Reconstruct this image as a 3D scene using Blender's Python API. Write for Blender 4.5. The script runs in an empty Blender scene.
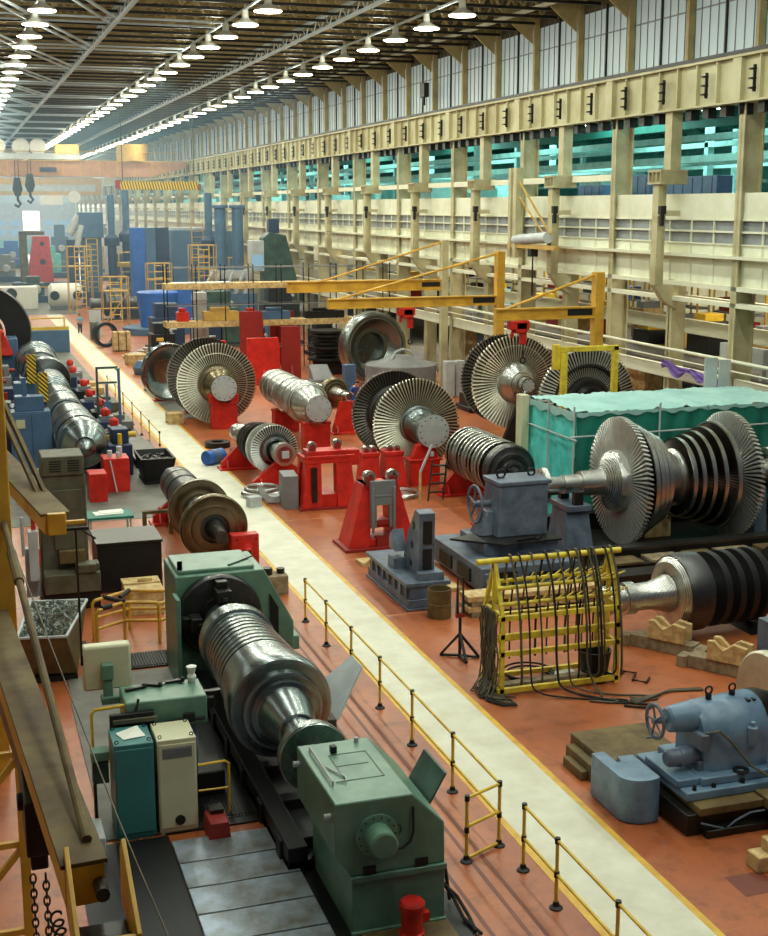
import bpy, bmesh, math, random
from mathutils import Vector, Matrix
random.seed(7)
S = bpy.context.scene
C = S.collection
PI = math.pi
# ------------------------------------------------------------------ camera
FOC, CX, CY, CAMH = 1300.0, 384.0, 468.0, 11.0
PIT = math.atan((CY - 207.0) / FOC)
YAW = math.atan((CX + 52.0) / (FOC / math.cos(PIT)))
cam = bpy.data.objects.new('camera', bpy.data.cameras.new('camera'))
C.objects.link(cam)
cam.data.sensor_fit = 'HORIZONTAL'
cam.data.sensor_width = 36
cam.data.lens = FOC / 768 * 36
cam.data.clip_end = 2000
cam.location = (0, 0, CAMH)
cam.rotation_euler = (PI / 2 - PIT, 0, -YAW)
S.camera = cam
S.view_settings.view_transform = 'Standard'
S.view_settings.look = 'None'
S.view_settings.exposure = 0.0
S.view_settings.gamma = 1
S.view_settings.use_curve_mapping = False

# ------------------------------------------------------------------ materials
def lin(c):
    return tuple(((v / 255 + .055) / 1.055) ** 2.4 if v > 10 else v / 255 / 12.92 for v in c) + (1,)

def paint(name, rgb, rough=.45, metal=0., var=.25, scale=1.2, dirt=None, bump=0.):
    m = bpy.data.materials.new(name)
    m.use_nodes = True
    nt = m.node_tree
    b = nt.nodes['Principled BSDF']
    b.inputs['Roughness'].default_value = rough
    b.inputs['Metallic'].default_value = metal
    tc = nt.nodes.new('ShaderNodeTexCoord')
    n = nt.nodes.new('ShaderNodeTexNoise')
    n.inputs['Scale'].default_value = scale
    n.inputs['Detail'].default_value = 7
    n.inputs['Roughness'].default_value = .65
    nt.links.new(tc.outputs['Object'], n.inputs['Vector'])
    r = nt.nodes.new('ShaderNodeValToRGB')
    c = lin(rgb)
    d = lin(dirt) if dirt else tuple(v * (1 - var) for v in c[:3]) + (1,)
    r.color_ramp.elements[0].position = .35
    r.color_ramp.elements[1].position = .62
    r.color_ramp.elements[0].color = d
    r.color_ramp.elements[1].color = c
    nt.links.new(n.outputs['Fac'], r.inputs['Fac'])
    nt.links.new(r.outputs['Color'], b.inputs['Base Color'])
    if bump:
        bp = nt.nodes.new('ShaderNodeBump')
        bp.inputs['Strength'].default_value = bump
        nt.links.new(n.outputs['Fac'], bp.inputs['Height'])
        nt.links.new(bp.outputs['Normal'], b.inputs['Normal'])
    return m

def steel(name, rgb, rough=.3, rings=9., dark=.55):
    """turned steel: concentric tool marks vary tone and gloss along the local x axis"""
    m = paint(name, rgb, rough, 1.0, .2, 2.5)
    nt = m.node_tree
    b = nt.nodes['Principled BSDF']
    w = nt.nodes.new('ShaderNodeTexWave')
    w.bands_direction = 'X'
    w.inputs['Scale'].default_value = rings
    w.inputs['Distortion'].default_value = 1.5
    w.inputs['Detail'].default_value = 3
    w.inputs['Detail Scale'].default_value = .3
    tc = [n for n in nt.nodes if n.type == 'TEX_COORD'][0]
    nt.links.new(tc.outputs['Object'], w.inputs['Vector'])
    mr = nt.nodes.new('ShaderNodeMapRange')
    mr.inputs['To Min'].default_value = rough * .75
    mr.inputs['To Max'].default_value = rough * 1.35
    nt.links.new(w.outputs['Fac'], mr.inputs['Value'])
    nt.links.new(mr.outputs['Result'], b.inputs['Roughness'])
    mx = nt.nodes.new('ShaderNodeMix')
    mx.data_type = 'RGBA'
    mx.blend_type = 'MULTIPLY'
    ramp = [n for n in nt.nodes if n.type == 'VALTORGB'][0]
    m2 = nt.nodes.new('ShaderNodeMapRange')
    m2.inputs['To Min'].default_value = dark
    m2.inputs['To Max'].default_value = 1
    nt.links.new(w.outputs['Fac'], m2.inputs['Value'])
    mx.inputs['Factor'].default_value = 1
    nt.links.new(ramp.outputs['Color'], mx.inputs[6])
    nt.links.new(m2.outputs['Result'], mx.inputs[7])
    nt.links.new(mx.outputs[2], b.inputs['Base Color'])
    return m

def emit(name, rgb, k):
    m = bpy.data.materials.new(name)
    m.use_nodes = True
    b = m.node_tree.nodes['Principled BSDF']
    b.inputs['Base Color'].default_value = lin(rgb)
    b.inputs['Emission Color'].default_value = lin(rgb)
    b.inputs['Emission Strength'].default_value = k
    return m

def stripes(name, a, b2, scale=3.0, rot=(0, 0.8, 0)):
    m = paint(name, a, .5)
    nt = m.node_tree
    b = nt.nodes['Principled BSDF']
    tc = [n for n in nt.nodes if n.type == 'TEX_COORD'][0]
    mp = nt.nodes.new('ShaderNodeMapping')
    mp.inputs['Rotation'].default_value = rot
    w = nt.nodes.new('ShaderNodeTexWave')
    w.bands_direction = 'X'
    w.inputs['Scale'].default_value = scale
    nt.links.new(tc.outputs['Object'], mp.inputs['Vector'])
    nt.links.new(mp.outputs['Vector'], w.inputs['Vector'])
    r = nt.nodes.new('ShaderNodeValToRGB')
    r.color_ramp.interpolation = 'CONSTANT'
    r.color_ramp.elements[0].color = lin(b2)
    r.color_ramp.elements[1].position = .5
    r.color_ramp.elements[1].color = lin(a)
    nt.links.new(w.outputs['Fac'], r.inputs['Fac'])
    nt.links.new(r.outputs['Color'], b.inputs['Base Color'])
    return m

MT = dict(
    green=paint('machine_green_paint', (104, 140, 120), .38, dirt=(80, 116, 100), scale=1.5),
    green_dk=paint('worn_green_paint', (62, 92, 80), .45, dirt=(30, 44, 40), scale=1.1),
    olive=paint('olive_drab_paint', (96, 94, 76), .6, dirt=(72, 68, 50), scale=1.4),
    teal=paint('teal_cabinet_paint', (58, 124, 122), .4, var=.12),
    cream=paint('cream_cabinet_paint', (206, 204, 170), .45, var=.12),
    red=paint('red_stand_paint', (214, 40, 26), .42, dirt=(176, 28, 20), scale=2.2),
    red_dk=paint('dull_red_paint', (150, 34, 28), .5),
    yellow=paint('safety_yellow_paint', (230, 192, 54), .4, dirt=(206, 160, 40), scale=3),
    yellow2=paint('lemon_yellow_paint', (232, 210, 60), .45, dirt=(190, 160, 50), scale=3),
    amber=paint('amber_crane_paint', (218, 170, 58), .45, dirt=(184, 136, 42), scale=1.2),
    blue=paint('machine_blue_paint', (112, 140, 164), .34, dirt=(82, 108, 134), scale=2),
    greyblue=paint('grey_blue_paint', (104, 116, 134), .42, dirt=(72, 82, 98), scale=2),
    slate=paint('slate_blue_paint', (76, 108, 142), .45),
    vivid=paint('vivid_blue_paint', (38, 100, 190), .45),
    navy=paint('navy_paint', (36, 54, 88), .5),
    black=paint('black_iron', (26, 27, 28), .5, .2, .4),
    dark=paint('oily_dark_iron', (48, 46, 42), .4, .5, .45, 1.5),
    rust=paint('rusted_steel', (116, 98, 58), .7, .1, dirt=(82, 62, 36), scale=1.6),
    grey=paint('grey_paint', (128, 130, 132), .5),
    lgrey=paint('pale_grey_paint', (190, 196, 198), .5),
    white=paint('white_paint', (232, 232, 222), .5, var=.1),
    wood=paint('pale_timber', (216, 190, 134), .7, dirt=(170, 132, 80), scale=4),
    woodg=paint('weathered_timber', (156, 140, 112), .8, dirt=(110, 92, 68), scale=4),
    steel=steel('turned_steel', (222, 222, 216), .3),
    steel_blue=steel('bluish_turned_steel', (172, 182, 182), .26),
    steel_brown=steel('bronzed_turned_steel', (150, 138, 112), .33),
    steel_dk=steel('dark_turned_steel', (104, 104, 104), .36),
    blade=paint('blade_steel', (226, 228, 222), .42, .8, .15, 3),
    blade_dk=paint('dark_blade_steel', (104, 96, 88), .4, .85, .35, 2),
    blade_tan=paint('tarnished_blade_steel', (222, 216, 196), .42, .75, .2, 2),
    plate=paint('polished_floor_plate', (178, 194, 212), .28, .55, dirt=(112, 106, 88), scale=.9),
    rubber=paint('black_rubber', (22, 22, 22), .7),
    rope=paint('worn_wire_rope', (96, 88, 72), .6, .3),
    tarp=paint('pale_teal_tarpaulin', (166, 208, 202), .7, dirt=(140, 186, 182), scale=.8, bump=.3),
    tarp_g=paint('green_tarpaulin', (24, 128, 110), .6, dirt=(14, 104, 90), scale=.7, bump=.4),
    tarp_t=paint('turquoise_tarpaulin', (110, 236, 228), .6, dirt=(64, 186, 180), scale=.7, bump=.4),
    purple=paint('purple_sheet', (120, 92, 176), .7),
    flange=paint('machined_end_face', (196, 204, 206), .42, .35, .15, 3),
    swarf=paint('bright_swarf', (150, 160, 154), .35, .9, .8, 9),
    concrete=paint('grey_slab', (112, 112, 104), .55, dirt=(84, 80, 70), scale=.8),
    wallcream=paint('cream_wall_panel', (232, 234, 214), .6, dirt=(212, 212, 182), scale=.5),
    column=paint('stone_column_paint', (196, 188, 150), .55, dirt=(160, 150, 112), scale=.6),
    beam=paint('ivory_beam_paint', (228, 228, 204), .55, var=.12, scale=.7),
    girder=paint('buff_girder_paint', (194, 190, 152), .55, dirt=(164, 154, 114), scale=.35),
    louver=paint('grey_louver', (150, 156, 158), .5),
    glaze=emit('translucent_glazing', (170, 184, 186), .27),
    roof=paint('brown_roof_sheet', (84, 76, 56), .8, dirt=(56, 48, 34), scale=.6),
    truss=paint('tan_truss_paint', (176, 156, 104), .6),
    truss_p=paint('pale_truss_paint', (200, 214, 222), .5, var=.1),
    crane=paint('dusty_tan_crane', (190, 140, 104), .6),
    ochre=paint('ochre_paint', (206, 166, 84), .5),
    hazard=stripes('hazard_stripes', (226, 190, 50), (22, 22, 20), 2.4),
    hazard_v=stripes('hazard_bars', (226, 190, 50), (88, 72, 30), 1.2, (0, .25, 0)),
    lamp=emit('lamp_glow', (255, 240, 200), 22.0),
    tube=emit('tube_glow', (222, 255, 248), 13.0),
    tealwall=paint('teal_wall', (110, 206, 196), .7),
    tealdk=paint('dark_teal_steel', (40, 128, 112), .6),
    duct=paint('pale_teal_duct', (176, 232, 224), .5),
    skin=paint('skin', (196, 146, 118), .6, var=.05),
    shirt=paint('light_blue_cloth', (110, 180, 214), .8),
    trousers=paint('dark_navy_cloth', (28, 32, 48), .8),
    hair=paint('dark_hair', (40, 30, 24), .7),
    daylight=emit('daylight_opening', (250, 252, 255), 3.0),
    glass=emit('bluish_lit_window', (120, 160, 190), .5),
)

# ------------------------------------------------------------------ mesh collector
SPLIT = {'end_bolt', 'seam', 'bolt', 'top_fitting', 'end_rail', 'fitting', 'top', 'slide', 'roller_jaw', 'junction_box', 'upright', 'clamp', 'pocket', 'lifting_pocket', 'foot', 'lock_block', 'bolt_head', 'stock', 'opening', 'lifting_eye', 'slot', 'fin_opening', 'port', 'shelf', 'standard', 'ledger', 'plank_deck', 'padding', 'tap', 'front_bar', 'pillar', 'panel', 'rear_board', 'bearer', 'handwheel_none', 'bed_none', 'rope', 'lifting_stud', 'girder'}
class M:
    def __init__(self):
        self.bm = bmesh.new()
    def hexa(self, v8):
        v = [self.bm.verts.new(p) for p in v8]
        for f in ((0, 3, 2, 1), (4, 5, 6, 7), (0, 1, 5, 4), (1, 2, 6, 5), (2, 3, 7, 6), (3, 0, 4, 7)):
            self.bm.faces.new([v[i] for i in f])
        return self
    def box(self, x0, x1, y0, y1, z0, z1):
        return self.hexa([(x0, y0, z0), (x1, y0, z0), (x1, y1, z0), (x0, y1, z0), (x0, y0, z1), (x1, y0, z1), (x1, y1, z1), (x0, y1, z1)])
    def taper(self, b, t, z0, z1):
        """frustum: b and t are (x0, x1, y0, y1) at z0 and z1"""
        return self.hexa([(b[0], b[2], z0), (b[1], b[2], z0), (b[1], b[3], z0), (b[0], b[3], z0), (t[0], t[2], z1), (t[1], t[2], z1), (t[1], t[3], z1), (t[0], t[3], z1)])
    def bar(self, p, q, w=.1, h=None, up=(0, 0, 1)):
        h = h or w
        p, q = Vector(p), Vector(q)
        d = (q - p).normalized()
        u = Vector(up)
        if abs(d.dot(u)) > .99:
            u = Vector((0, 1, 0))
        s = d.cross(u).normalized() * w / 2
        t = s.cross(d).normalized() * h / 2
        return self.hexa([p - s - t, p + s - t, p + s + t, p - s + t, q - s - t, q + s - t, q + s + t, q - s + t])
    def tube(self, p, q, r, n=10, r2=None):
        p, q = Vector(p), Vector(q)
        r2 = r if r2 is None else r2
        d = (q - p).normalized()
        u = Vector((0, 0, 1)) if abs(d.z) < .95 else Vector((1, 0, 0))
        a = d.cross(u).normalized()
        b = d.cross(a)
        A = [self.bm.verts.new(p + r * (a * math.cos(2 * PI * i / n) + b * math.sin(2 * PI * i / n))) for i in range(n)]
        B = [self.bm.verts.new(q + r2 * (a * math.cos(2 * PI * i / n) + b * math.sin(2 * PI * i / n))) for i in range(n)]
        for i in range(n):
            self.bm.faces.new((A[i], A[(i + 1) % n], B[(i + 1) % n], B[i]))
        self.bm.faces.new(A[::-1])
        self.bm.faces.new(B)
        return self
    def path(self, pts, r, n=6):
        pts = [Vector(p) for p in pts]
        rings = []
        a = None
        for i, p in enumerate(pts):
            d = (pts[min(i + 1, len(pts) - 1)] - pts[max(i - 1, 0)]).normalized()
            if a is None:
                u = Vector((0, 0, 1)) if abs(d.z) < .95 else Vector((1, 0, 0))
                a = d.cross(u).normalized()
            else:
                a = (a - d * a.dot(d)).normalized()
            b = d.cross(a)
            rings.append([self.bm.verts.new(p + r * (a * math.cos(2 * PI * k / n) + b * math.sin(2 * PI * k / n))) for k in range(n)])
        for A, B in zip(rings, rings[1:]):
            for k in range(n):
                self.bm.faces.new((A[k], A[(k + 1) % n], B[(k + 1) % n], B[k]))
        self.bm.faces.new(rings[0][::-1])
        self.bm.faces.new(rings[-1])
        return self
    def ring(self, c, R, r, ax='z', n=28, m=8):
        """torus"""
        c = Vector(c)
        e = {'x': (Vector((0, 1, 0)), Vector((0, 0, 1)), Vector((1, 0, 0))), 'y': (Vector((0, 0, 1)), Vector((1, 0, 0)), Vector((0, 1, 0))), 'z': (Vector((1, 0, 0)), Vector((0, 1, 0)), Vector((0, 0, 1)))}[ax]
        g = []
        for i in range(n):
            o = e[0] * math.cos(2 * PI * i / n) + e[1] * math.sin(2 * PI * i / n)
            g.append([self.bm.verts.new(c + o * (R + r * math.cos(2 * PI * k / m)) + e[2] * r * math.sin(2 * PI * k / m)) for k in range(m)])
        for i in range(n):
            for k in range(m):
                self.bm.faces.new((g[i][k], g[(i + 1) % n][k], g[(i + 1) % n][(k + 1) % m], g[i][(k + 1) % m]))
        return self
    def lathe(self, prof, ax='x', o=(0, 0, 0), n=48):
        """profile of (distance along the axis, radius)"""
        o = Vector(o)
        prof = prof[:-1] if prof[0] == prof[-1] and len(prof) > 3 else prof
        e = {'x': (Vector((1, 0, 0)), Vector((0, 1, 0)), Vector((0, 0, 1))), 'y': (Vector((0, 1, 0)), Vector((0, 0, 1)), Vector((1, 0, 0))), 'z': (Vector((0, 0, 1)), Vector((1, 0, 0)), Vector((0, 1, 0)))}[ax]
        g = []
        for s, r in prof:
            if r < 1e-5:
                g.append([self.bm.verts.new(o + e[0] * s)])
            else:
                g.append([self.bm.verts.new(o + e[0] * s + r * (e[1] * math.cos(2 * PI * k / n) + e[2] * math.sin(2 * PI * k / n))) for k in range(n)])
        for A, B in zip(g, g[1:]):
            for k in range(n):
                k2 = (k + 1) % n
                if len(A) == 1 and len(B) == 1:
                    continue
                if len(A) == 1:
                    self.bm.faces.new((A[0], B[k2], B[k]))
                elif len(B) == 1:
                    self.bm.faces.new((A[k], A[k2], B[0]))
                else:
                    self.bm.faces.new((A[k], A[k2], B[k2], B[k]))
        if len(prof) > 3 and prof[0][1] > 1e-5 and abs(prof[0][1] - prof[-1][1]) < 1e-6 and max(r for _, r in prof) > prof[0][1] + 1e-6:
            A, B = g[-1], g[0]                                     # an open ring: join the last outline point to the first
            for k in range(n):
                self.bm.faces.new((A[k], A[(k + 1) % n], B[(k + 1) % n], B[k]))
            return self
        if len(g[0]) > 1:
            self.bm.faces.new(g[0][::-1])
        if len(g[-1]) > 1:
            self.bm.faces.new(g[-1])
        return self
    def prism(self, poly, ax, a, b):
        """2D outline extruded along an axis; outline is (x,z) for 'y', (y,z) for 'x', (x,y) for 'z'"""
        f = {'y': lambda u, v, t: (u, t, v), 'x': lambda u, v, t: (t, u, v), 'z': lambda u, v, t: (u, v, t)}[ax]
        A = [self.bm.verts.new(f(u, v, a)) for u, v in poly]
        B = [self.bm.verts.new(f(u, v, b)) for u, v in poly]
        n = len(poly)
        for i in range(n):
            self.bm.faces.new((A[i], A[(i + 1) % n], B[(i + 1) % n], B[i]))
        self.bm.faces.new(A[::-1])
        self.bm.faces.new(B)
        return self
    def blades(self, s, r0, r1, chord, N, th=.02, tw0=.35, tw1=1.1, lean=0.):
        """twisted radial blades round the x axis"""
        for i in range(N):
            a = 2 * PI * i / N
            st = []
            for j in range(3):
                t = j / 2
                r = r0 + (r1 - r0) * t
                w = tw0 + (tw1 - tw0) * t
                c = chord * (1 - .25 * t) / 2
                k = th * (1.25 - .5 * t)
                ao = a + lean * t / r1
                rad = Vector((0, math.cos(ao), math.sin(ao)))
                tan = Vector((0, -math.sin(ao), math.cos(ao)))
                ch = Vector((math.cos(w), 0, 0)) + tan * math.sin(w)
                nn = Vector((-math.sin(w), 0, 0)) + tan * math.cos(w)
                o = Vector((s, 0, 0)) + rad * r
                st.append([self.bm.verts.new(p) for p in (o - ch * c, o - nn * k, o + ch * c, o + nn * k)])
            for A, B in zip(st, st[1:]):
                for k in range(4):
                    self.bm.faces.new((A[k], A[(k + 1) % 4], B[(k + 1) % 4], B[k]))
            self.bm.faces.new(st[-1])
        return self
    def islands(self):
        seen, out = set(), []
        for v in self.bm.verts:
            if v in seen:
                continue
            st, isl = [v], []
            seen.add(v)
            while st:
                a = st.pop()
                isl.append(a)
                for e in a.link_edges:
                    b = e.other_vert(a)
                    if b not in seen:
                        seen.add(b)
                        st.append(b)
            out.append(isl)
        return out
    def broad_blades(self, s, r0, r1, depth, N, fill=.46, skew=.5):
        """radial blades that widen outwards, each with a flat lit face and a skewed depth"""
        for i in range(N):
            a = 2 * PI * i / N
            st = []
            for j in range(4):
                r = r0 + (r1 - r0) * j / 3
                w = fill * PI * r / N * (1.0 - .12 * j / 3)
                rad = Vector((0, math.cos(a), math.sin(a)))
                tan = Vector((0, -math.sin(a), math.cos(a)))
                o = Vector((s, 0, 0)) + rad * r
                k = skew * w * (1 + j * .35)
                st.append([self.bm.verts.new(p) for p in (o + tan * (w + k) + Vector((depth / 2, 0, 0)), o + tan * (-w + k) + Vector((depth / 2 - .03, 0, 0)), o - tan * (w + k) - Vector((depth / 2, 0, 0)), o + tan * (w - k) - Vector((depth / 2, 0, 0)))])
            for A, B in zip(st, st[1:]):
                for k in range(4):
                    self.bm.faces.new((A[k], A[(k + 1) % 4], B[(k + 1) % 4], B[k]))
            self.bm.faces.new(st[-1])
            self.bm.faces.new(st[0][::-1])
        return self
    def out(self, name, mat, parent=None, sm=32, bevel=0., **tags):
        if parent is not None and name in SPLIT:
            isl = self.islands()
            if len(isl) > 1:
                for k in range(1, len(isl)):
                    m2 = M()
                    mp = {}
                    for v in isl[k]:
                        mp[v] = m2.bm.verts.new(v.co)
                    for f in {f for v in isl[k] for f in v.link_faces}:
                        m2.bm.faces.new([mp[v] for v in f.verts])
                    m2.out(name, mat, parent, sm, bevel, **tags)
                bmesh.ops.delete(self.bm, geom=[v for i in isl[1:] for v in i], context='VERTS')
        bmesh.ops.recalc_face_normals(self.bm, faces=self.bm.faces)
        if sm:
            lim = math.radians(sm)
            for f in self.bm.faces:
                f.smooth = True
            for e in self.bm.edges:
                e.smooth = len(e.link_faces) == 2 and e.calc_face_angle(9) < lim
        me = bpy.data.meshes.new(name)
        self.bm.to_mesh(me)
        self.bm.free()
        o = bpy.data.objects.new(name, me)
        C.objects.link(o)
        me.materials.append(MT[mat] if isinstance(mat, str) else mat)
        o.parent = parent
        if bevel:
            b = o.modifiers.new('edge', 'BEVEL')
            b.width = bevel
            b.segments = 2
            b.limit_method = 'ANGLE'
        for k, v in tags.items():
            o[k] = v
        return o

def thing(name, label, cat, loc=(0, 0, 0), rz=0., group=None):
    o = bpy.data.objects.new(name, None)
    C.objects.link(o)
    o.empty_display_size = .2
    o.location = loc
    o.rotation_euler = (0, 0, rz)
    o['label'] = label
    o['category'] = cat
    if group:
        o['group'] = group
    return o

def solo(mb, name, mat, label, cat, loc=(0, 0, 0), rz=0., group=None, **k):
    o = mb.out(name, mat, None, **k)
    o.location = loc
    o.rotation_euler = (0, 0, rz)
    o['label'] = label
    o['category'] = cat
    if group:
        o['group'] = group
    return o

def dup(root, loc, rz=None, label=None, group=None):
    r = root.copy()
    C.objects.link(r)
    r.location = loc
    if rz is not None:
        r.rotation_euler = (0, 0, rz)
    if label:
        r['label'] = label
    if group:
        r['group'] = group
    for ch in list(root.children):
        c = ch.copy()
        C.objects.link(c)
        c.parent = r
        for g in list(ch.children):
            d = g.copy()
            C.objects.link(d)
            d.parent = c
    return r

def struct(mb, name, mat, parent=None, **k):
    o = mb.out(name, mat, parent, **k)
    if parent is None:
        o['kind'] = 'structure'
    return o

def sroot(name):
    o = bpy.data.objects.new(name, None)
    C.objects.link(o)
    o['kind'] = 'structure'
    return o
HAZE = .003
LAMP_W = 245.0
# ------------------------------------------------------------------ the hall
def floor_mat():
    m = paint('red_floor_paint', (182, 102, 58), .38, dirt=(150, 78, 42), scale=.35)
    nt = m.node_tree
    b = nt.nodes['Principled BSDF']
    tc = [n for n in nt.nodes if n.type == 'TEX_COORD'][0]
    ramp = [n for n in nt.nodes if n.type == 'VALTORGB'][0]
    n2 = nt.nodes.new('ShaderNodeTexNoise')
    n2.inputs['Scale'].default_value = 1.7
    n2.inputs['Detail'].default_value = 9
    n2.inputs['Roughness'].default_value = .75
    nt.links.new(tc.outputs['Object'], n2.inputs['Vector'])
    r2 = nt.nodes.new('ShaderNodeValToRGB')
    r2.color_ramp.elements[0].position = .3
    r2.color_ramp.elements[1].position = .5
    r2.color_ramp.elements[0].color = (.5, .48, .46, 1)
    nt.links.new(n2.outputs['Fac'], r2.inputs['Fac'])
    mx = nt.nodes.new('ShaderNodeMix')
    mx.data_type = 'RGBA'
    mx.blend_type = 'MULTIPLY'
    mx.inputs['Factor'].default_value = 1
    nt.links.new(ramp.outputs['Color'], mx.inputs[6])
    nt.links.new(r2.outputs['Color'], mx.inputs[7])
    nt.links.new(mx.outputs[2], b.inputs['Base Color'])
    return m
MT['floor'] = floor_mat()
MT['walk'] = paint('pale_walkway_paint', (222, 220, 200), .5, dirt=(204, 200, 178), scale=1.2)
MT['linepaint'] = paint('yellow_line_paint', (226, 182, 60), .5, dirt=(200, 150, 50), scale=2)
MT['joint'] = paint('pale_floor_joint', (206, 130, 92), .5)
MT['groove'] = paint('dark_floor_groove', (120, 58, 42), .5)

struct(M().box(-30, 31, -12, 332, -.3, 0), 'floor', 'floor', sm=0)
struct(M().box(9.0, 10.55, -2, 140, 0, .006), 'trim_1', 'walk', sm=0)
struct(M().box(8.86, 9.0, -2, 112, 0, .008), 'trim_2', 'linepaint', sm=0)
struct(M().box(10.55, 10.68, -2, 112, 0, .008), 'trim_3', 'linepaint', sm=0)
mj = M()
for y in (32.4, 38.2, 44.0, 49.5, 55):
    mj.box(10.7, 24, y, y + .07, 0, .004)
struct(mj, 'trim_4', 'joint', sm=0)
mg = M()
for x in (7.0, 7.25, 7.8, 8.05):
    mg.box(x, x + .07, 10, 40, 0, .004)
struct(mg, 'trim_5', 'groove', sm=0)
struct(M().box(1.95, 4.35, 21.7, 28.6, 0, .03).box(2.0, 5.9, 28.6, 30.2, 0, .02), 'trim_6', 'concrete', sm=0)
struct(M().box(-12, 8.3, 46, 112, 0, .01).box(-30, 12.5, 140, 330, 0, .01).box(10.7, 13.0, 68, 80, 0, .01), 'trim_7', 'concrete', sm=0)

B0, BAY, NB = 45.5, 10.45, 28
wr = sroot('wall_right')
XW = 30.0
Y0, Y1 = 30.0, 330.0
def copies(o, pts, parent):
    for p in pts:
        c = o.copy()
        c.location = p
        c.parent = parent
        C.objects.link(c)

# main columns, half posts, wall masts
cb = M().box(29.7, 29.76, -.2, .2, 0, 15).box(30.56, 30.62, -.2, .2, 0, 15).box(29.7, 30.6, -.04, .04, 0, 15)
col = cb.out('column', 'column', wr, sm=0)
col.location = (0, B0 - BAY, 0)
copies(col, [(0, B0 + BAY * k, 0) for k in range(0, NB)], wr)
hp = M().box(29.5, 30.0, -.28, .28, 12.55, 15).box(29.9, 30.0, -.22, .22, 0, 7.9).box(29.9, 30.7, -.04, .04, 0, 7.9).out('half_post', 'column', wr, sm=0)
hp.location = (0, B0 - BAY / 2, 0)
copies(hp, [(0, B0 + BAY * (k + .5), 0) for k in range(0, NB - 1)], wr)
mm = M().box(28.8, 29.05, -.24, .24, 7.7, 12.45).box(29.05, 29.3, -.05, .05, 7.7, 12.45)
mm.box(28.7, 30.0, -.55, .55, 12.45, 12.55).box(28.7, 30.0, -.55, .55, 11.95, 12.03)
for y in (-.5, -.17, .17, .5):
    mm.box(28.7, 30.0, y - .03, y + .03, 12.03, 12.45)
mm.prism([(28.8, 7.7), (30.0, 7.7), (30.0, 6.6), (29.3, 7.0)], 'y', -.2, .2)
mm.box(28.6, 29.6, -.75, -.25, 10.62, 10.85)
mast = mm.out('bracket_mast', 'column', wr, sm=0)
mast.location = (0, B0 - BAY / 2 - .35, 0)
copies(mast, [(0, B0 + BAY * (k + .5) - .35, 0) for k in range(0, NB - 1)], wr)
mc = M().box(28.55, 28.8, -.95, -.7, 10.7, 11.05).box(28.6, 28.75, -.9, -.72, 10.2, 10.7).out('mast_clamp', 'black', wr, sm=0)
mc.location = mast.location
copies(mc, [(0, B0 + BAY * (k + .5) - .35, 0) for k in range(0, 10)], wr)

# crane girder with its stiffeners and rail
gb = M().box(29.55, 29.62, Y0, Y1, 15.05, 16.7).box(29.35, 30.3, Y0, Y1, 14.98, 15.05).box(29.3, 30.5, Y0, Y1, 16.68, 16.78)
for i in range(int((Y1 - Y0) / 1.5)):
    y = B0 - BAY + i * BAY / 7
    if y < Y1:
        gb.box(29.38, 29.56, y - .04, y + .04, 15.05, 16.7)
for k in range(-1, NB):
    y = B0 + BAY * k
    gb.box(29.34, 29.56, y - .3, y + .3, 15.05, 16.7)
gb.out('crane_girder', 'girder', wr, sm=0)
M().box(29.28, 29.5, Y0, Y1, 16.78, 16.93).out('crane_rail', 'black', wr, sm=0)
hk = M().box(29.3, 29.42, -.03, .03, 15.3, 16.3)
for z in (15.4, 15.75, 16.1):
    hk.box(29.15, 29.4, -.09, .09, z, z + .07)
hk = hk.out('cable_bracket', 'black', wr, sm=0)
hk.location = (0, 44.3, 0)
copies(hk, [(0, 44.3 + 3.36 * i, 0) for i in range(1, 60)], wr)
hd = M()
for i in range(90):
    y = B0 - 8 + i * 1.31
    hd.box(29.7, 30.1, y, y + .45, 14.55, 14.98)
hd.out('under_girder_bracket', 'dark', wr, sm=0)

# upper windows: translucent glazing between beams, haunch brackets up to the roof
wf = M().box(30.78, 30.84, Y0, Y1, 20.4, 23.3).out('upper_cladding', 'roof', wr, sm=0)
for i in range(57):
    y = B0 + .5 + BAY / 2 * (i - 2)
    if y + BAY / 2 > Y1:
        break
    w = struct(M().box(30.8, 30.86, y + .18, y + BAY / 2 - .18, 16.95, 20.6), 'window_%d' % (i + 1), 'glaze', sm=0)
    f = M()
    for j in range(1, 8):
        if j != 4:
            yy = y + BAY / 16 * j
            f.box(30.76, 30.8, yy - .01, yy + .01, 16.95, 20.6)
    f.box(30.76, 30.8, y, y + BAY / 2, 19.2, 19.26)
    f.out('glazing_bar', 'grey', w, sm=0)
    M().box(30.7, 30.8, y + BAY / 4 - .05, y + BAY / 4 + .05, 16.95, 20.6).out('mullion', 'black', w, sm=0)
wc = M().box(30.5, 30.8, -.11, .11, 16.8, 21.2).prism([(30.4, 19.6), (30.4, 21.4), (28.7, 21.4), (28.7, 20.95)], 'y', -.06, .06).out('window_column', 'truss', wr, sm=0)
wc.location = (0, B0 + .5 - BAY, 0)
copies(wc, [(0, B0 + .5 + BAY / 2 * i, 0) for i in range(-1, 54)], wr)
M().box(28.7, 28.85, Y0, Y1, 20.75, 20.95).out('eaves_pipe', 'beam', wr, sm=0)

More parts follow.
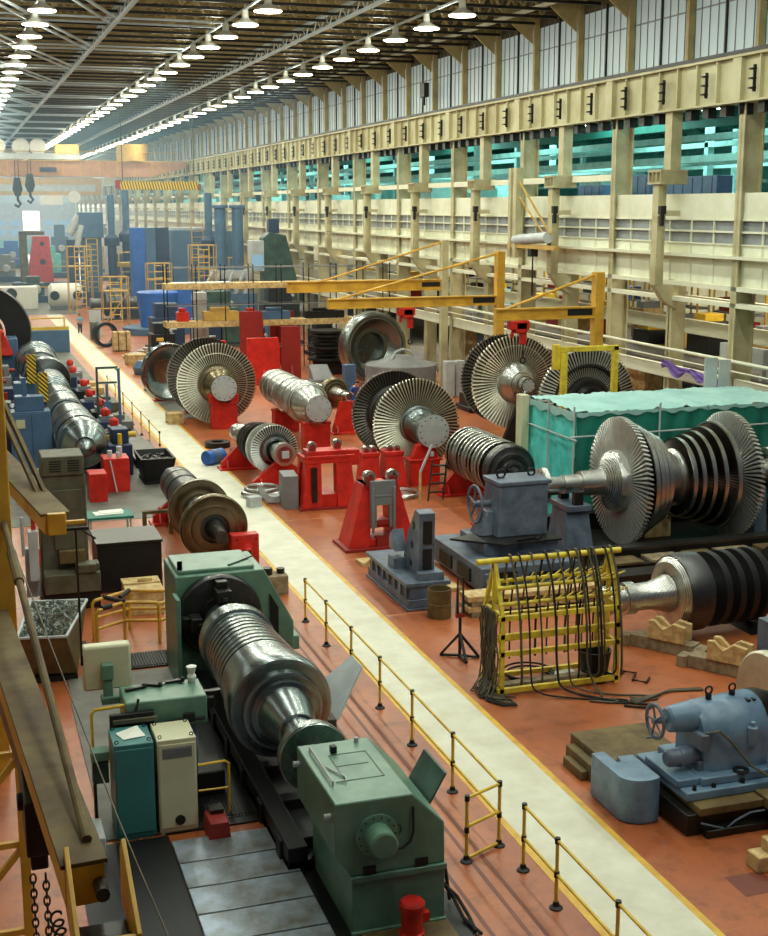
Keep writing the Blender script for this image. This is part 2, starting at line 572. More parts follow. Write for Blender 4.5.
# cladding below the openings
M().box(29.9, 30.0, Y0, Y1, 10.5, 11.55).box(29.9, 30.0, Y0, Y1, 9.05, 9.5).box(29.95, 30.05, Y0, Y1, 7.85, 9.0).out('cladding_panel', 'wallcream', wr, sm=0)
M().box(29.98, 30.04, Y0, Y1, 9.5, 10.5).out('louver_band', 'louver', wr, sm=0)
lb = M().box(29.84, 29.95, Y0, Y1, 9.97, 10.05).box(29.84, 29.95, Y0, Y1, 10.45, 10.52).box(29.84, 29.95, Y0, Y1, 9.48, 9.54)
for i in range(170):
    y = Y0 + i * BAY / 6
    if y < Y1:
        lb.box(29.86, 29.94, y - .03, y + .03, 9.05, 10.5).box(29.9, 29.99, y - .04, y + .04, 7.9, 9.0)
lb.out('cladding_rail', 'beam', wr, sm=0)
M().box(29.5, 30.1, Y0, Y1, 8.95, 9.07).box(29.7, 30.1, Y0, Y1, 7.68, 7.86).box(29.7, 30.1, Y0, Y1, 7.02, 7.2).box(29.8, 30.1, Y0, Y1, 3.6, 4.15).out('cross_beam', 'beam', wr, sm=0)
ub = M()
for k in range(1, NB - 1):
    ub.box(29.72, 29.95, B0 + BAY * k, B0 + BAY * (k + 1), 12.2, 12.5)
ub.out('opening_rail', 'beam', wr, sm=0)
M().box(32.6, 32.85, Y0, Y1, 5.2, 5.85).box(32.6, 32.9, Y0, Y1, 6.75, 6.95).out('inner_beam', 'beam', wr, sm=0)
M().tube((29.4, Y0, 4.95), (29.4, Y1, 4.95), .07, 8).tube((29.4, Y0, 4.55), (29.4, Y1, 4.55), .035, 6).out('mezzanine_handrail', 'beam', wr)

# the neighbouring bay seen through the openings; its teal cast is put into the paint
struct(M().box(31, 78, Y0, Y1, 11.2, 11.4).box(31.2, 46, Y0, Y1, 3.7, 4.0).box(31, 46, Y0, Y1, -.3, 0), 'trim_20', 'concrete', sm=0)
struct(M().box(78, 78.3, Y0, Y1, 11.4, 20), 'trim_21', 'tealwall', sm=0)
struct(M().box(46, 46.3, Y0, Y1, 0, 11.2), 'trim_22', 'wallcream', sm=0)
cg = struct(M().box(31, 78.3, Y0, Y1, 20, 20.3), 'trim_23', 'tealdk', sm=0)
tb = M()
for i in range(30):
    y = 40 + i * 10.45
    tb.bar((31, y, 17.4), (78, y, 17.4), .35, .4).bar((31, y, 19.6), (78, y, 19.6), .35, .4)
    for j in range(12):
        x = 32 + j * 4
        tb.bar((x, y, 17.4), (x + 2, y, 19.6), .2).bar((x + 2, y, 19.6), (x + 4, y, 17.4), .2)
for x in (38, 48, 60):
    tb.box(x, x + .4, Y0, Y1, 16.2, 16.7)
tb.out('truss', 'tealdk', cg, sm=0)
fw = M()
for i in range(60):
    y = 36 + i * 5
    fw.box(77.9, 78.0, y, y + 3.6, 12.6, 14.2).box(77.9, 78.0, y, y + 3.6, 15.2, 16.6)
fw.bm.free()
dk = M()
for x, z in ((36, 13.2), (40, 14.6), (46, 13.6), (52, 15.2), (58, 14.0), (66, 14.8), (72, 13.2)):
    dk.box(x, x + .5, Y0, Y1, z, z + .35)
for i in range(40):
    y = 40 + i * 7.3
    dk.box(40 + (i * 7) % 30, 40.5 + (i * 7) % 30, y, y + .5, 11.4, 17).box(37 + (i * 5) % 20, 39 + (i * 5) % 20, y + 2, y + 4.5, 11.4, 12.2 + (i % 3) * .5)
dk.out('duct', 'duct', cg, sm=0)
tl = thing('tube_lamp', 'glowing tube lamp hung in the teal bay behind the wall openings', 'lamp', (36, 40, 16.0), 0, 'tube lamps in the neighbouring bay')
M().box(-.08, .08, -1.2, 1.2, 0, .12).out('housing', 'white', tl, sm=0)
M().box(-.06, .06, -1.15, 1.15, -.08, 0).out('tube', 'tube', tl, sm=0)
first = True
for xi, x in enumerate((34, 42, 52, 63)):
    for i in range(24 if xi < 2 else 18):
        p = (x, 40 + i * 5.2 + xi * 1.3, 16.3 + .25 * xi)
        if first:
            tl.location = p
            first = False
        else:
            dup(tl, p)
def area(name, loc, sx, sy, w, col=(1, 1, 1), rot=(0, 0, 0), disk=False):
    L = bpy.data.lights.new(name, 'AREA')
    L.shape = 'DISK' if disk else 'RECTANGLE'
    L.size = sx
    if not disk:
        L.size_y = sy
    L.energy = w
    L.color = col
    o = bpy.data.objects.new(name, L)
    C.objects.link(o)
    o.location = loc
    o.rotation_euler = rot
    return o
for i in range(6):
    area('gallery_light', (46, 55 + i * 32, 17.2), 26, 12, 5200, (.62, 1, .95))
for i in range(6):
    area('gallery_low_fill', (37, 50 + i * 24, 10.6), 10, 3, 1100, (1, .9, .7))  # fill without a fixture, added to brighten the lower gallery
    area('gallery_deck_fill', (36, 50 + i * 24, 3.5), 4, .6, 320, (1, .92, .75))  # likewise added fill, for the floor below the gallery deck

# end wall with its bright doorway
we = struct(M().box(-30, 31, 330, 330.4, 0, 23.3), 'wall_back', 'lgrey', sm=0)
struct(M().box(17.0, 20.8, 329.8, 330, 5.5, 10), 'window_95', 'daylight', sm=0)
ew = M()
for x in (10.5, 14, 22, 25.6):
    ew.box(x, x + 2.6, 329.8, 330, 4.2, 5.8).box(x, x + 2.6, 329.8, 330, 6.6, 7.8)
struct(ew, 'window_96', 'glass', sm=0)
struct(M().box(9, 30, 329.85, 330, 12, 14.6), 'window_97', 'glaze', sm=0)
M().box(8, 29, 329.7, 330, .2, 3.3).out('lower_panel', 'tealwall', we, sm=0)
M().box(4, 31, 329.6, 330, 15.5, 17.5).out('gable_beam', 'girder', we, sm=0)
# left wall (out of the photograph) closes the hall
struct(M().box(-30.4, -30, -12, 330, 0, 23.3), 'wall_left', 'wallcream', sm=0)

# roof
ce = struct(M().box(-30.4, 31, -12, 330.4, 23.2, 23.4), 'ceiling', 'roof', sm=0)
pr = M()
for i in range(126):
    pr.box(-30, 30.8, 20 + i * 2.46, 20.06 + i * 2.46, 22.95, 23.2)
pr.out('purlin', 'truss', ce, sm=0)
tr = M().box(-12, 30.6, -.06, .06, 22.6, 22.75)
tl2 = M().box(-12, 30.6, -.07, .07, 20.58, 20.72)
x = -12
while x < 30:
    tr.bar((x, 0, 20.7), (x + 1.1, 0, 22.7), .12).bar((x + 1.1, 0, 22.7), (x + 2.2, 0, 20.7), .12)
    x += 2.2
tr = tr.out('truss', 'truss', ce, sm=0)
tc_ = tl2.out('bottom_chord', 'dark', ce, sm=0)
tc_.location = (0, 30, 0)
copies(tc_, [(0, 30 + 2.46 * i, 0) for i in range(1, 90)], ce)
tr.location = (0, 30, 0)
copies(tr, [(0, 30 + 2.46 * i, 0) for i in range(1, 90)], ce)
for gx, mt in ((-1.5, 'truss_p'), (8.75, 'truss_p'), (19.6, 'truss_p')):
    g = M()
    for z in (20.3, 20.95):
        g.box(gx - .09, gx + .09, 20, 328, z - .07, z + .07)
    for i in range(190):
        y = 24 + i * 1.6
        g.bar((gx, y, 20.3), (gx, y + .8, 20.95), .05).bar((gx, y + .8, 20.95), (gx, y + 1.6, 20.3), .05)
    g.out('lattice_girder', mt, ce, sm=0)
for lx in (4.6, 14.4, 23.3):
    M().box(lx - .05, lx + .05, 20, 328, 20.45, 20.55).out('lamp_rail', 'truss_p', ce, sm=0)
bq = M()
for i in range(24):
    y = 38 + i * 12.3
    for d in (0, 2.0):
        bq.bar((8.7, y + 8 + d, 20.5), (-1.5, y - 22 + d, 20.5), .14, .1)
    bq.bar((-12, y + 8, 20.5), (14.4, y + 8, 20.5), .09, .1).bar((-12, y + 9.9, 20.5), (14.4, y + 9.9, 20.5), .09, .1)
bq.out('plan_bracing', 'truss_p', ce, sm=0)

# high bay lamps in three rows
def lamp(label, group):
    t = thing('high_bay_lamp', label, 'lamp', (0, 0, 0), 0, group)
    M().lathe([(0, .66), (.06, .64), (.26, .24), (.34, .17), (.7, .15), (.74, .05), (1.0, .03)], 'z', (0, 0, 0), 20).out('reflector', 'white', t)
    M().lathe([(-.03, 0), (-.03, .62), (-.001, .62), (-.001, 0)], 'z', (0, 0, 0), 20).out('bulb_face', 'lamp', t)
    return t
for lx, ly, nm in ((14.4, 60.7, 'middle'), (23.3, 59.2, 'right-hand'), (4.6, 63.7, 'left-hand')):
    gname = 'lamps of the %s roof row' % nm
    ORD = ('first', 'second', 'third', 'fourth', 'fifth', 'sixth', 'seventh', 'eighth', 'ninth', 'tenth', 'eleventh', 'twelfth', 'thirteenth', 'fourteenth', 'fifteenth', 'sixteenth')
    L0 = lamp('warm white conical roof lamp, first from the near end of the %s lamp row' % nm, gname)
    ny = 4.85
    n = 0
    for i in range(46):
        y = ly + i * ny
        p = (lx, y, 19.75)
        if i == 0:
            L0.location = p
        else:
            dup(L0, p, None, 'warm white conical roof lamp, %s from the near end of the %s lamp row' % (ORD[i], nm) if i < 16 else 'distant warm lamp in the merging far end of the %s lamp row' % nm)
    for i in range(-11, 24):
        y = ly + i * ny
        area('lamp_light', (lx, y, 19.68), 1.0, 1, LAMP_W, (.93, 1, .86), disk=True)
        if i % 2 == 0:
            pl_ = bpy.data.lights.new('lamp_spill', 'POINT')
            pl_.energy = LAMP_W * .95
            pl_.color = (.98, 1, .82)
            pl_.shadow_soft_size = .5
            po = bpy.data.objects.new('lamp_spill', pl_)
            po.location = (lx, y + ny / 2, 19.5)
            C.objects.link(po)
    for i in range(6):
        area('lamp_light_far', (lx, ly + (26 + i * 5) * ny, 19.6), 1, 18, LAMP_W * 5, (.93, 1, .9))
for i in range(5):
    area('lamp_light_left', (-12, 15 + i * 20, 19.6), 1, 14, LAMP_W * 2.0, (.93, 1, .86))
area('end_daylight', (12, 326, 12), 40, 18, 26000, (.62, .84, 1), (PI / 2, 0, PI))
wd = bpy.data.worlds.new('world')
S.world = wd
wd.use_nodes = True
wd.node_tree.nodes['Background'].inputs[0].default_value = (.6, .72, .9, 1)
wd.node_tree.nodes['Background'].inputs[1].default_value = .08

hz = M().box(-30.2, 30.95, 89.05, 330.2, -.05, 23.3).out('air_haze', 'white', None, sm=0)
hm = bpy.data.materials.new('far_haze')
hm.use_nodes = True
hm.node_tree.nodes.clear()
ho = hm.node_tree.nodes.new('ShaderNodeOutputMaterial')
hv = hm.node_tree.nodes.new('ShaderNodeVolumeScatter')
hv.inputs['Color'].default_value = (.5, .78, 1, 1)
hv.inputs['Density'].default_value = HAZE
hm.node_tree.links.new(hv.outputs[0], ho.inputs['Volume'])
hz.data.materials[0] = hm
hz['kind'] = 'stuff'
hz['label'] = 'pale blue haze filling the far end of the hall'
hz['category'] = 'haze'
# ------------------------------------------------------------------ rotors
YAX = -PI / 2          # local +x points down the hall towards the viewer
def rotor(label, loc, rz, shaft, rows=(), discs=(), mat='steel', group=None, name='turbine_rotor', flange=None, rings=(), cuts=()):
    t = thing(name, label, 'rotor', loc, rz, group)
    left = list(shaft)
    for xc, nm in cuts:                                            # the rotor reads as end journal, drum, flange ...
        seg = [p for p in left if p[0] <= xc]
        left = [p for p in left if p[0] > xc]
        left = [(seg[-1][0], left[0][1])] + left
        M().lathe(seg, 'x', (0, 0, 0), 56).out(nm, mat, t, sm=28)
    M().lathe(left, 'x', (0, 0, 0), 56).out('shaft', mat, t, sm=28)
    for p, dm in discs:
        M().lathe(p, 'x', (0, 0, 0), 72).out('disc', dm, t, sm=28)
    for (s, r0, r1, ch, n, th, t0, t1, bm_) in rows:
        if t0 == 'broad':
            M().broad_blades(s, r0, r1, ch, n).out('blade_row', bm_, t, sm=0)
            M().lathe([(s - .03, r0 * .9), (s - .03, r1 * .97), (s + .0, r1 * .97), (s + .0, r0 * .9)], 'x', (0, 0, 0), 64).out('gap_shade_disc', 'black', t)  # black disc added behind the blades as the shade in their gaps
        else:
            M().blades(s, r0, r1, ch, n, th, t0, t1).out('blade_row', bm_, t, sm=40)
    for (s, R, r, bm_) in rings:
        M().ring((s, 0, 0), R, r, 'x', 72, 8).out('lacing_ring', bm_, t)
    if flange:
        s, R, n, hr = flange
        M().lathe([(s - .012, 0), (s - .012, R / .84), (s - .004, R / .84), (s - .002, R / .86), (s - .002, .0)], 'x', (0, 0, 0), 48).out('end_face', 'flange', t)
        f = M()
        for i in range(n):
            a = 2 * PI * i / n
            f.tube((s - .02, R * math.cos(a), R * math.sin(a)), (s + .012, R * math.cos(a), R * math.sin(a)), hr, 8)
        f.out('end_bolt', 'black', t)
    return t

# big rotor in the green lathe; axis x 5.5, z 1.7; local x = 28.4 - Y
P = [(-.02, 0), (-.02, .3), (.25, .3), (.3, .46), (.9, .5), (1.0, .6), (1.25, .62), (1.3, .72), (1.6, .76), (1.62, .82), (2.0, .82), (2.02, .76)]
x = 2.02
for i in range(9):
    r = .76 + .012 * i
    P += [(x + .02, r), (x + .16, r), (x + .17, r - .09), (x + .23, r - .09), (x + .24, r)]
    x += .25
P += [(4.5, .86), (4.85, .87), (4.87, .8), (5.0, .8), (5.02, .95), (5.45, 1.0), (5.72, 1.0), (5.78, .97), (5.8, .78), (5.95, .76), (5.97, .66), (6.1, .64), (6.12, .54), (6.7, .42), (7.0, .36), (7.02, .3), (7.5, .28), (7.52, .24), (7.9, .24), (7.9, .6), (8.12, .62), (8.16, .6), (8.16, .25), (8.58, .25), (8.58, 0)]
rotor('large bare steel rotor turned in the green lathe, stepped rings and flange', (5.4, 28.4, 1.72), YAX, P, mat='steel_blue', name='turbine_rotor', cuts=[(1.25, 'hub'), (5.0, 'drum'), (5.97, 'end_wheel'), (7.52, 'cone'), (8.16, 'end_flange')])

# ------------------------------------------------------------------ green lathe
L = thing('heavy_lathe', 'heavy green lathe with big square drive housing holding the largest bare rotor', 'lathe', (5.5, 23, 0))
lx = lambda x: x - 5.5
ly = lambda y: y - 23
m = M().box(lx(4.75), lx(5.1), ly(19.6), ly(28.6), 0, .45).box(lx(5.9), lx(6.35), ly(19.6), ly(28.6), 0, .45).box(lx(4.75), lx(6.35), ly(19.6), ly(28.6), 0, .2)
for i in range(6):
    m.box(lx(4.7), lx(6.4), ly(20 + i * 1.5), ly(20.3 + i * 1.5), 0, .4)
m.out('bed', 'black', L, bevel=.02)
dh = M().prism([(lx(4.96), 2.2), (lx(6.2), 2.2), (lx(6.73), 1.65), (lx(6.74), .98), (lx(5.22), .98), (lx(4.96), 1.33)], 'y', ly(17.45), ly(19.75)).out('drive_housing', 'green', L, bevel=.025)
M().box(lx(5.2), lx(6.76), ly(17.4), ly(19.8), .88, .98).box(lx(5.2), lx(6.76), ly(17.4), ly(17.46), 0, .06).box(lx(5.22), lx(6.74), ly(17.45), ly(19.75), .0, .9).out('housing_base', 'green', L, bevel=.015)
M().lathe([(0, .34), (.04, .34), (.05, .22), (.4, .22), (.42, .19), (.42, 0)], 'y', (0, 0, 0), 32).out('motor_end', 'green', dh).location = (lx(5.62), ly(17.45), 1.62)
bpy.context.view_layer.update()
me_ = [c for c in dh.children][0]
me_.scale = (1, -1, 1)
M().ring((lx(5.92), ly(17.44), 1.66), .1, .008, 'y', 24, 6).out('cover_ring', 'green_dk', dh)
f = M()
for i in range(14):
    a = 2 * PI * i / 14
    f.tube((lx(5.62) + .29 * math.cos(a), ly(17.4), 1.62 + .29 * math.sin(a)), (lx(5.62) + .29 * math.cos(a), ly(17.42), 1.62 + .29 * math.sin(a)), .015, 6)
f.out('flange_bolt', 'dark', dh)
M().path([(lx(6.2), ly(17.42), 2.0), (lx(6.2), ly(17.41), 1.6), (lx(6.15), ly(17.4), 1.45), (lx(6.02), ly(17.4), 1.36), (lx(5.8), ly(17.4), 1.36)], .02).out('hose', 'rubber', dh)
h = M()
for (a, b, c, d) in ((5.35, 6.0, 18.2, 18.22), (5.35, 6.0, 19.2, 19.22), (5.35, 5.37, 18.2, 19.2), (5.98, 6.0, 18.2, 19.2), (5.35, 5.9, 18.75, 18.77)):
    h.box(lx(a), lx(b), ly(c), ly(d), 2.195, 2.206)
h.out('hatch_seam', 'green_dk', dh, sm=0)
M().path([(lx(5.12), ly(18.1), 2.2), (lx(5.12), ly(18.1), 2.26), (lx(5.12), ly(19.5), 2.26), (lx(5.12), ly(19.5), 2.2)], .02).path([(lx(5.2), ly(18.2), 2.21), (lx(5.35), ly(18.15), 2.23), (lx(5.38), ly(18.3), 2.23), (lx(5.2), ly(18.75), 2.22)], .014).out('grab_rail', 'lgrey', dh)
M().box(lx(5.42), lx(5.52), ly(19.25), ly(19.37), 2.2, 2.32).out('sensor', 'black', dh, bevel=.01)
M().lathe([(0, .04), (.08, .04), (.1, .0)], 'z', (lx(5.95), ly(19.6), 2.2), 12).tube((lx(4.96), ly(17.7), 1.9), (lx(4.86), ly(17.7), 1.9), .05).tube((lx(4.96), ly(19.6), 1.95), (lx(4.86), ly(19.6), 1.95), .05).out('lifting_stud', 'lgrey', dh)
M().box(lx(5.4), lx(5.6), ly(17.42), ly(17.46), 1.0, 1.12).box(lx(6.25), lx(6.45), ly(17.42), ly(17.46), 1.0, 1.12).out('lifting_pocket', 'black', dh, sm=0)
M().hexa([(lx(6.74), ly(18.3), 1.5), (lx(6.78), ly(18.3), 1.5), (lx(6.78), ly(19.3), 1.5), (lx(6.74), ly(19.3), 1.5), (lx(7.05), ly(18.3), 2.05), (lx(7.09), ly(18.3), 2.05), (lx(7.09), ly(19.3), 2.05), (lx(7.05), ly(19.3), 2.05)]).out('side_flap', 'green_dk', dh)
M().path([(lx(6.8), ly(18.2), 1.0), (lx(6.95), ly(18.0), .6), (lx(7.0), ly(17.9), .05)], .03).path([(lx(6.8), ly(17.7), .5), (lx(6.95), ly(17.6), .25), (lx(7.0), ly(17.3), .06), (lx(7.1), ly(16.8), .05)], .03).path([(lx(6.8), ly(17.9), .45), (lx(7.05), ly(17.7), .2), (lx(7.1), ly(17.3), .06), (lx(7.05), ly(16.9), .05)], .03).out('floor_hose', 'rubber', L)
# far headstock with face plate and jaws
hs = M().prism([(lx(4.42), 0), (lx(4.42), 2.68), (lx(6.5), 2.7), (lx(7.2), 1.35), (lx(7.2), .0)], 'y', ly(28.75), ly(30.5)).box(lx(7.15), lx(7.4), ly(29), ly(29.8), .55, .9).box(lx(4.5), lx(6.3), ly(28.9), ly(30.4), 2.68, 2.78).out('headstock', 'green', L, bevel=.03)
M().box(lx(4.34), lx(4.44), ly(28.2), ly(28.8), .2, 2.3).out('side_door', 'green', hs, bevel=.015)
M().prism([(lx(6.62), 1.3), (lx(6.62), 2.1), (lx(6.82), 1.75), (lx(6.82), 1.0)], 'y', ly(28.7), ly(28.76)).out('window_panel', 'black', hs, sm=0)
M().box(lx(4.5), lx(4.62), ly(28.95), ly(28.95), 2.78, 3.0).tube((lx(5.7), ly(29), 2.8), (lx(6.4), ly(29.6), 2.8), .02).out('top_fitting', 'green_dk', hs)
fp = M().lathe([(0, .3), (0, .98), (.22, .98), (.25, .94), (.25, .5), (.3, .48), (.3, 0)], 'y', (0, ly(28.75), 1.72), 64).out('face_plate', 'steel_dk', L)
fp.scale = (1, -1, 1)
fp.location.y = 2 * ly(28.75)
fp.location.x = -.1
for i in range(4):
    a = PI / 2 * i
    c, s = math.cos(a), math.sin(a)
    j = M().box(-.17, .17, ly(27.95), ly(28.43), .51, .76).box(-.13, .13, ly(28.2), ly(28.43), .76, .92).box(-.06, .06, ly(27.9), ly(28.3), .52, .62).out('jaw', 'dark', L, bevel=.015)
    j.location = (-.1, 0, 1.72)
    j.rotation_euler = (0, a, 0)
M().box(lx(6.55), lx(7.0), ly(24.4), ly(25.6), .1, .6).out('chip_box', 'olive', L, bevel=.02)
M().hexa([(lx(6.75), ly(23.6), .95), (lx(6.8), ly(23.6), .9), (lx(6.8), ly(25.4), .9), (lx(6.75), ly(25.4), .95), (lx(7.5), ly(24.3), 1.75), (lx(7.53), ly(24.3), 1.7), (lx(7.53), ly(25.0), 1.7), (lx(7.5), ly(25.0), 1.75)]).out('splash_guard', 'lgrey', L, bevel=.01)

solo(M().lathe([(0, .2), (.05, .2), (.06, .17), (.42, .17), (.43, .2), (.52, .2), (.56, .17), (.58, .0)], 'z', (0, 0, 0), 28).box(.15, .27, -.06, .06, .2, .34), 'electric_motor', 'red', 'small bright red upright motor at the foot of the green drive housing', 'motor', (6.08, 17.12, .06))
solo(M().box(-.95, .45, -.5, .35, .015, .06), 'motor_plinth', 'rust', 'low brown plinth plate under the small red upright motor', 'plinth', (6.3, 17.0, 0))

# tool carriage in front of the big rotor
T = thing('tool_carriage', 'green tool carriage with papers and tools on top beside the big rotor', 'carriage', (3.25, 23.2, 0))
M().box(-.75, .75, -.55, .38, 1.6, 2.15).out('upper_slide', 'green', T, bevel=.03)
M().box(-.2, .6, -.28, .36, .5, 1.6).out('pedestal', 'blue', T, bevel=.04)
M().box(-.35, 1.1, -.3, .5, .04, .5).out('saddle', 'dark', T, bevel=.03)
M().path([(-.7, -.57, 1.8), (-.4, -.62, 1.7), (.2, -.6, 1.75), (.7, -.58, 1.72)], .03).path([(-.5, -.5, 2.2), (-.6, -.6, 1.9), (-.55, -.62, 1.5), (-.3, -.6, 1.3)], .03).box(.3, .5, -.65, -.55, 1.7, 1.85).out('pipework', 'rubber', T)
M().box(.75, .95, -.2, .2, 1.75, 1.95).box(.7, 1.1, -.05, .08, 1.95, 2.02).out('tool_post', 'dark', T, bevel=.01)
M().path([(-.5, .1, 2.16), (-.3, .3, 2.17), (0, .1, 2.17), (.2, .3, 2.17), (.4, .15, 2.16)], .012).out('lead', 'rubber', T)
for (x, y, l, a, lb) in ((-.5, .1, .35, .3, 'dark hand tool lying nearest the swivel panel arm on the green carriage'), (-.15, .2, .25, -.5, 'dark clamp lying mid top on the green tool carriage'), (.25, .26, .3, .1, 'dark spanner lying at the back edge of the green tool carriage')):
    solo(M().box(-l / 2, l / 2, -.04, .04, 0, .05).tube((l / 2, 0, .04), (l / 2 + .06, 0, .04), .05, 8), 'hand_tool', 'dark', lb, 'tool', (3.25 + x, 23.2 + y, 2.155), a)
solo(M().lathe([(0, .07), (.1, .09), (.16, .06), (.3, .1), (.34, .0)], 'z', (0, 0, 0), 14), 'white_jug', 'white', 'small white jug at the rotor side corner of the green carriage', 'jug', (3.85, 23.42, 2.155))
pn = thing('swivel_console', 'cream swivel control panel box seen from behind, left of the green carriage', 'panel', (2.33, 24, 0))
M().box(-.45, .45, -.14, .14, 2.0, 2.88).out('case', 'cream', pn, bevel=.05)
M().box(-.12, .1, -.3, -.12, 2.25, 2.55).box(-.1, .08, -.26, -.12, 1.85, 2.3).out('swivel', 'green', pn, bevel=.02)
M().box(-.15, 1.1, -.35, -.12, 1.78, 1.92).out('arm', 'green', pn, bevel=.02)
M().tube((1.0, -.23, .03), (1.0, -.23, 1.8), .07).out('post', 'green', pn)

def cabinet(label, loc, mat, vent):
    t = thing('electrical_cabinet', label, 'cabinet', loc)
    M().box(-.345, .345, 0, .85, .06, 1.8).box(-.32, .32, .02, .83, 0, .06).out('body', mat, t, bevel=.012)
    d = M().box(-.32, .32, -.025, 0, .14, 1.72).out('door', mat, t, bevel=.01)
    if vent:
        v = M()
        for i in range(5):
            v.box(-.25, .25, -.04, -.025, 1.48 + i * .035, 1.5 + i * .035)
        v.box(-.26, .26, -.03, -.024, 1.46, 1.66)
        v.out('vent', 'grey', d, sm=0)
        M().lathe([(-.03, .09), (0, .09)], 'y', (.02, -.02, .28), 20).out('port', 'black', d)
    st = M()
    for x in (-.28, .28):
        for y in (.1, .75):
            st.ring((x, y, 1.83), .03, .01, 'y', 10, 5)
    st.out('lifting_eye', 'dark', t)
    return t
cabinet('teal electrical cabinet with white paper on top, left of the cream one', (2.5, 21.6, 0), 'teal', False)
cabinet('cream electrical cabinet with grey vent and round black port', (3.25, 21.6, 0), 'cream', True)
solo(M().hexa([(-.2, -.15, 0), (.2, -.2, 0), (.22, .2, 0), (-.2, .2, 0), (-.2, -.15, .01), (.2, -.2, .01), (.22, .2, .06), (-.2, .2, .01)]), 'paper_sheet', 'white', 'curled white paper sheet on top of the teal cabinet', 'paper', (2.5, 22.02, 1.81), .3)
rb = thing('foot_control', 'small dull red control box on the floor beside the cream cabinet', 'control box', (3.88, 21.35, .03))
M().taper((-.2, .2, -.3, .35), (-.17, .17, -.3, .25), 0, .34).out('case', 'red_dk', rb, bevel=.02)
M().box(-.1, .14, .05, .3, .3, .42).path([(-.1, .3, .38), (0, .4, .45), (.12, .35, .4)], .02).out('pedal', 'dark', rb)
gb_ = thing('guard_rail', 'small tubular brass coloured guard rail right of the cream cabinet', 'railing', (3.7, 22.1, .03))
M().path([(0, 0, 1.0), (.5, 0, 1.02), (.56, -.02, .98), (.56, -.02, 0)], .025).out('hoop', 'yellow', gb_)
M().tube((0, 0, .5), (.56, -.02, .5), .02).out('mid_rail', 'yellow', gb_)
gb2 = thing('guard_rail', 'small tubular brass coloured guard rail behind the teal cabinet, left', 'railing', (1.9, 22.78, .03))
M().path([(0, 0, 0), (0, 0, 1.95), (.06, 0, 2.02), (.65, 0, 2.05)], .03).out('hoop', 'yellow', gb2)
M().tube((0, 0, 1.0), (.6, 0, 1.0), .025).tube((.6, 0, .0), (.6, 0, 2.05), .025).out('mid_rail', 'yellow', gb2)
bx = thing('relay_box', 'black topped bracket box with pale strip behind the teal cabinet', 'box', (2.55, 22.52, 0))
M().box(-.35, .45, 0, .12, .03, 2.0).out('board', 'black', bx, bevel=.01)
M().box(-.3, .5, -.06, 0, 1.84, 1.92).out('strip', 'olive', bx, bevel=.005)
sb = thing('switch_box', 'small dark green switch box left of the teal cabinet', 'box', (1.96, 22.15, 0))
M().box(-.14, .14, -.12, .12, .95, 1.35).out('case', 'green_dk', sb, bevel=.01)
M().box(-.16, .16, -.14, .14, 1.38, 1.55).tube((0, 0, 1.3), (0, 0, 1.4), .05).out('lid', 'green', sb, bevel=.01)
M().tube((-.1, 0, .03), (-.1, 0, .97), .03).out('post', 'black', sb)
solo(M().box(-.2, .2, -.4, .4, 0, .3), 'step_block', 'lgrey', 'pale grey step block on the floor left of the teal cabinet', 'block', (1.72, 21.6, .03), 0, bevel=.02)
pl = M().box(-.95, .95, 0, .82, 0, .07)
pl0 = solo(pl, 'floor_plate', 'plate', 'polished steel floor plate nearest the cream cabinet, first of the row', 'floor plate', (4.0, 20.4, 0), 0, 'polished floor plates beside the lathe', bevel=.008)
for i in range(1, 7):
    c = pl0.copy()
    c.location = (4.0, 20.4 - .86 * i, 0)
    c['label'] = 'polished steel floor plate, %s in the row from the cream cabinet' % ORD[i]
    C.objects.link(c)
struct(M().box(1.4, 3.04, 14, 21.55, 0, .02).box(4.97, 7.05, 14, 30.6, 0, .012).box(3.0, 4.97, 21.6, 28.6, 0, .035), 'trim_8', 'black', sm=0)
gr = M()
for i in range(22):
    gr.box(3.66 + i * .06, 3.69 + i * .06, 21.9, 22.5, .04, .07)
struct(gr.box(3.6, 5.0, 21.85, 22.55, .0, .045), 'trim_9', 'dark', sm=0)
gr = M()
for i in range(24):
    gr.box(2.9 + i * .07, 2.93 + i * .07, 30.4, 31.4, .03, .07)
struct(gr.box(2.8, 4.7, 30.35, 31.45, 0, .035), 'trim_10', 'black', sm=0)

# ------------------------------------------------------------------ walkway railings
def railing(label, ys, x, endpt=None, h=1.18):
    t = thing('walkway_railing', label, 'railing', (x, ys[-1], 0))
    y0 = ys[-1]
    pm = M().tube((0, 0, 0), (0, 0, h), .03, 10)
    post = pm.out('post', 'yellow', t)
    fm = M().lathe([(0, .11), (.02, .11), (.05, .06), (.12, .045), (.12, 0)], 'z', (0, 0, 0), 16).out('foot', 'black', post)
    jm = M().lathe([(h * .5 - .05, .045), (h * .5 + .05, .045)], 'z', (0, 0, 0), 10).lathe([(h - .06, .045), (h + .04, .045)], 'z', (0, 0, 0), 10).out('clamp', 'black', post)
    pts = [(0, y - y0, 0) for y in ys]
    if endpt:
        pts.append((endpt[0] - x, endpt[1] - y0, 0))
    post.location = pts[0]
    for p in pts[1:]:
        c = post.copy()
        c.location = p
        C.objects.link(c)
        for g in list(post.children):
            d = g.copy()
            d.parent = c
            C.objects.link(d)
    a, b = pts[0], pts[len(ys) - 1]
    for z in (h - .01, h * .5):
        M().tube((0, a[1], z), (0, b[1], z), .027, 8).out('rail', 'yellow', t)
    if endpt:
        for z in (h - .01, h * .55, .06):
            M().tube((0, b[1], z), (pts[-1][0], pts[-1][1], z), .03, 8).out('rail', 'yellow', t)
    return t
railing('long yellow tube railing on the lathe side of the walkway, with end return', [32.64, 30.56, 28.35, 26.14, 23.98, 21.65, 19.4], 8.5, (7.75, 19.05))
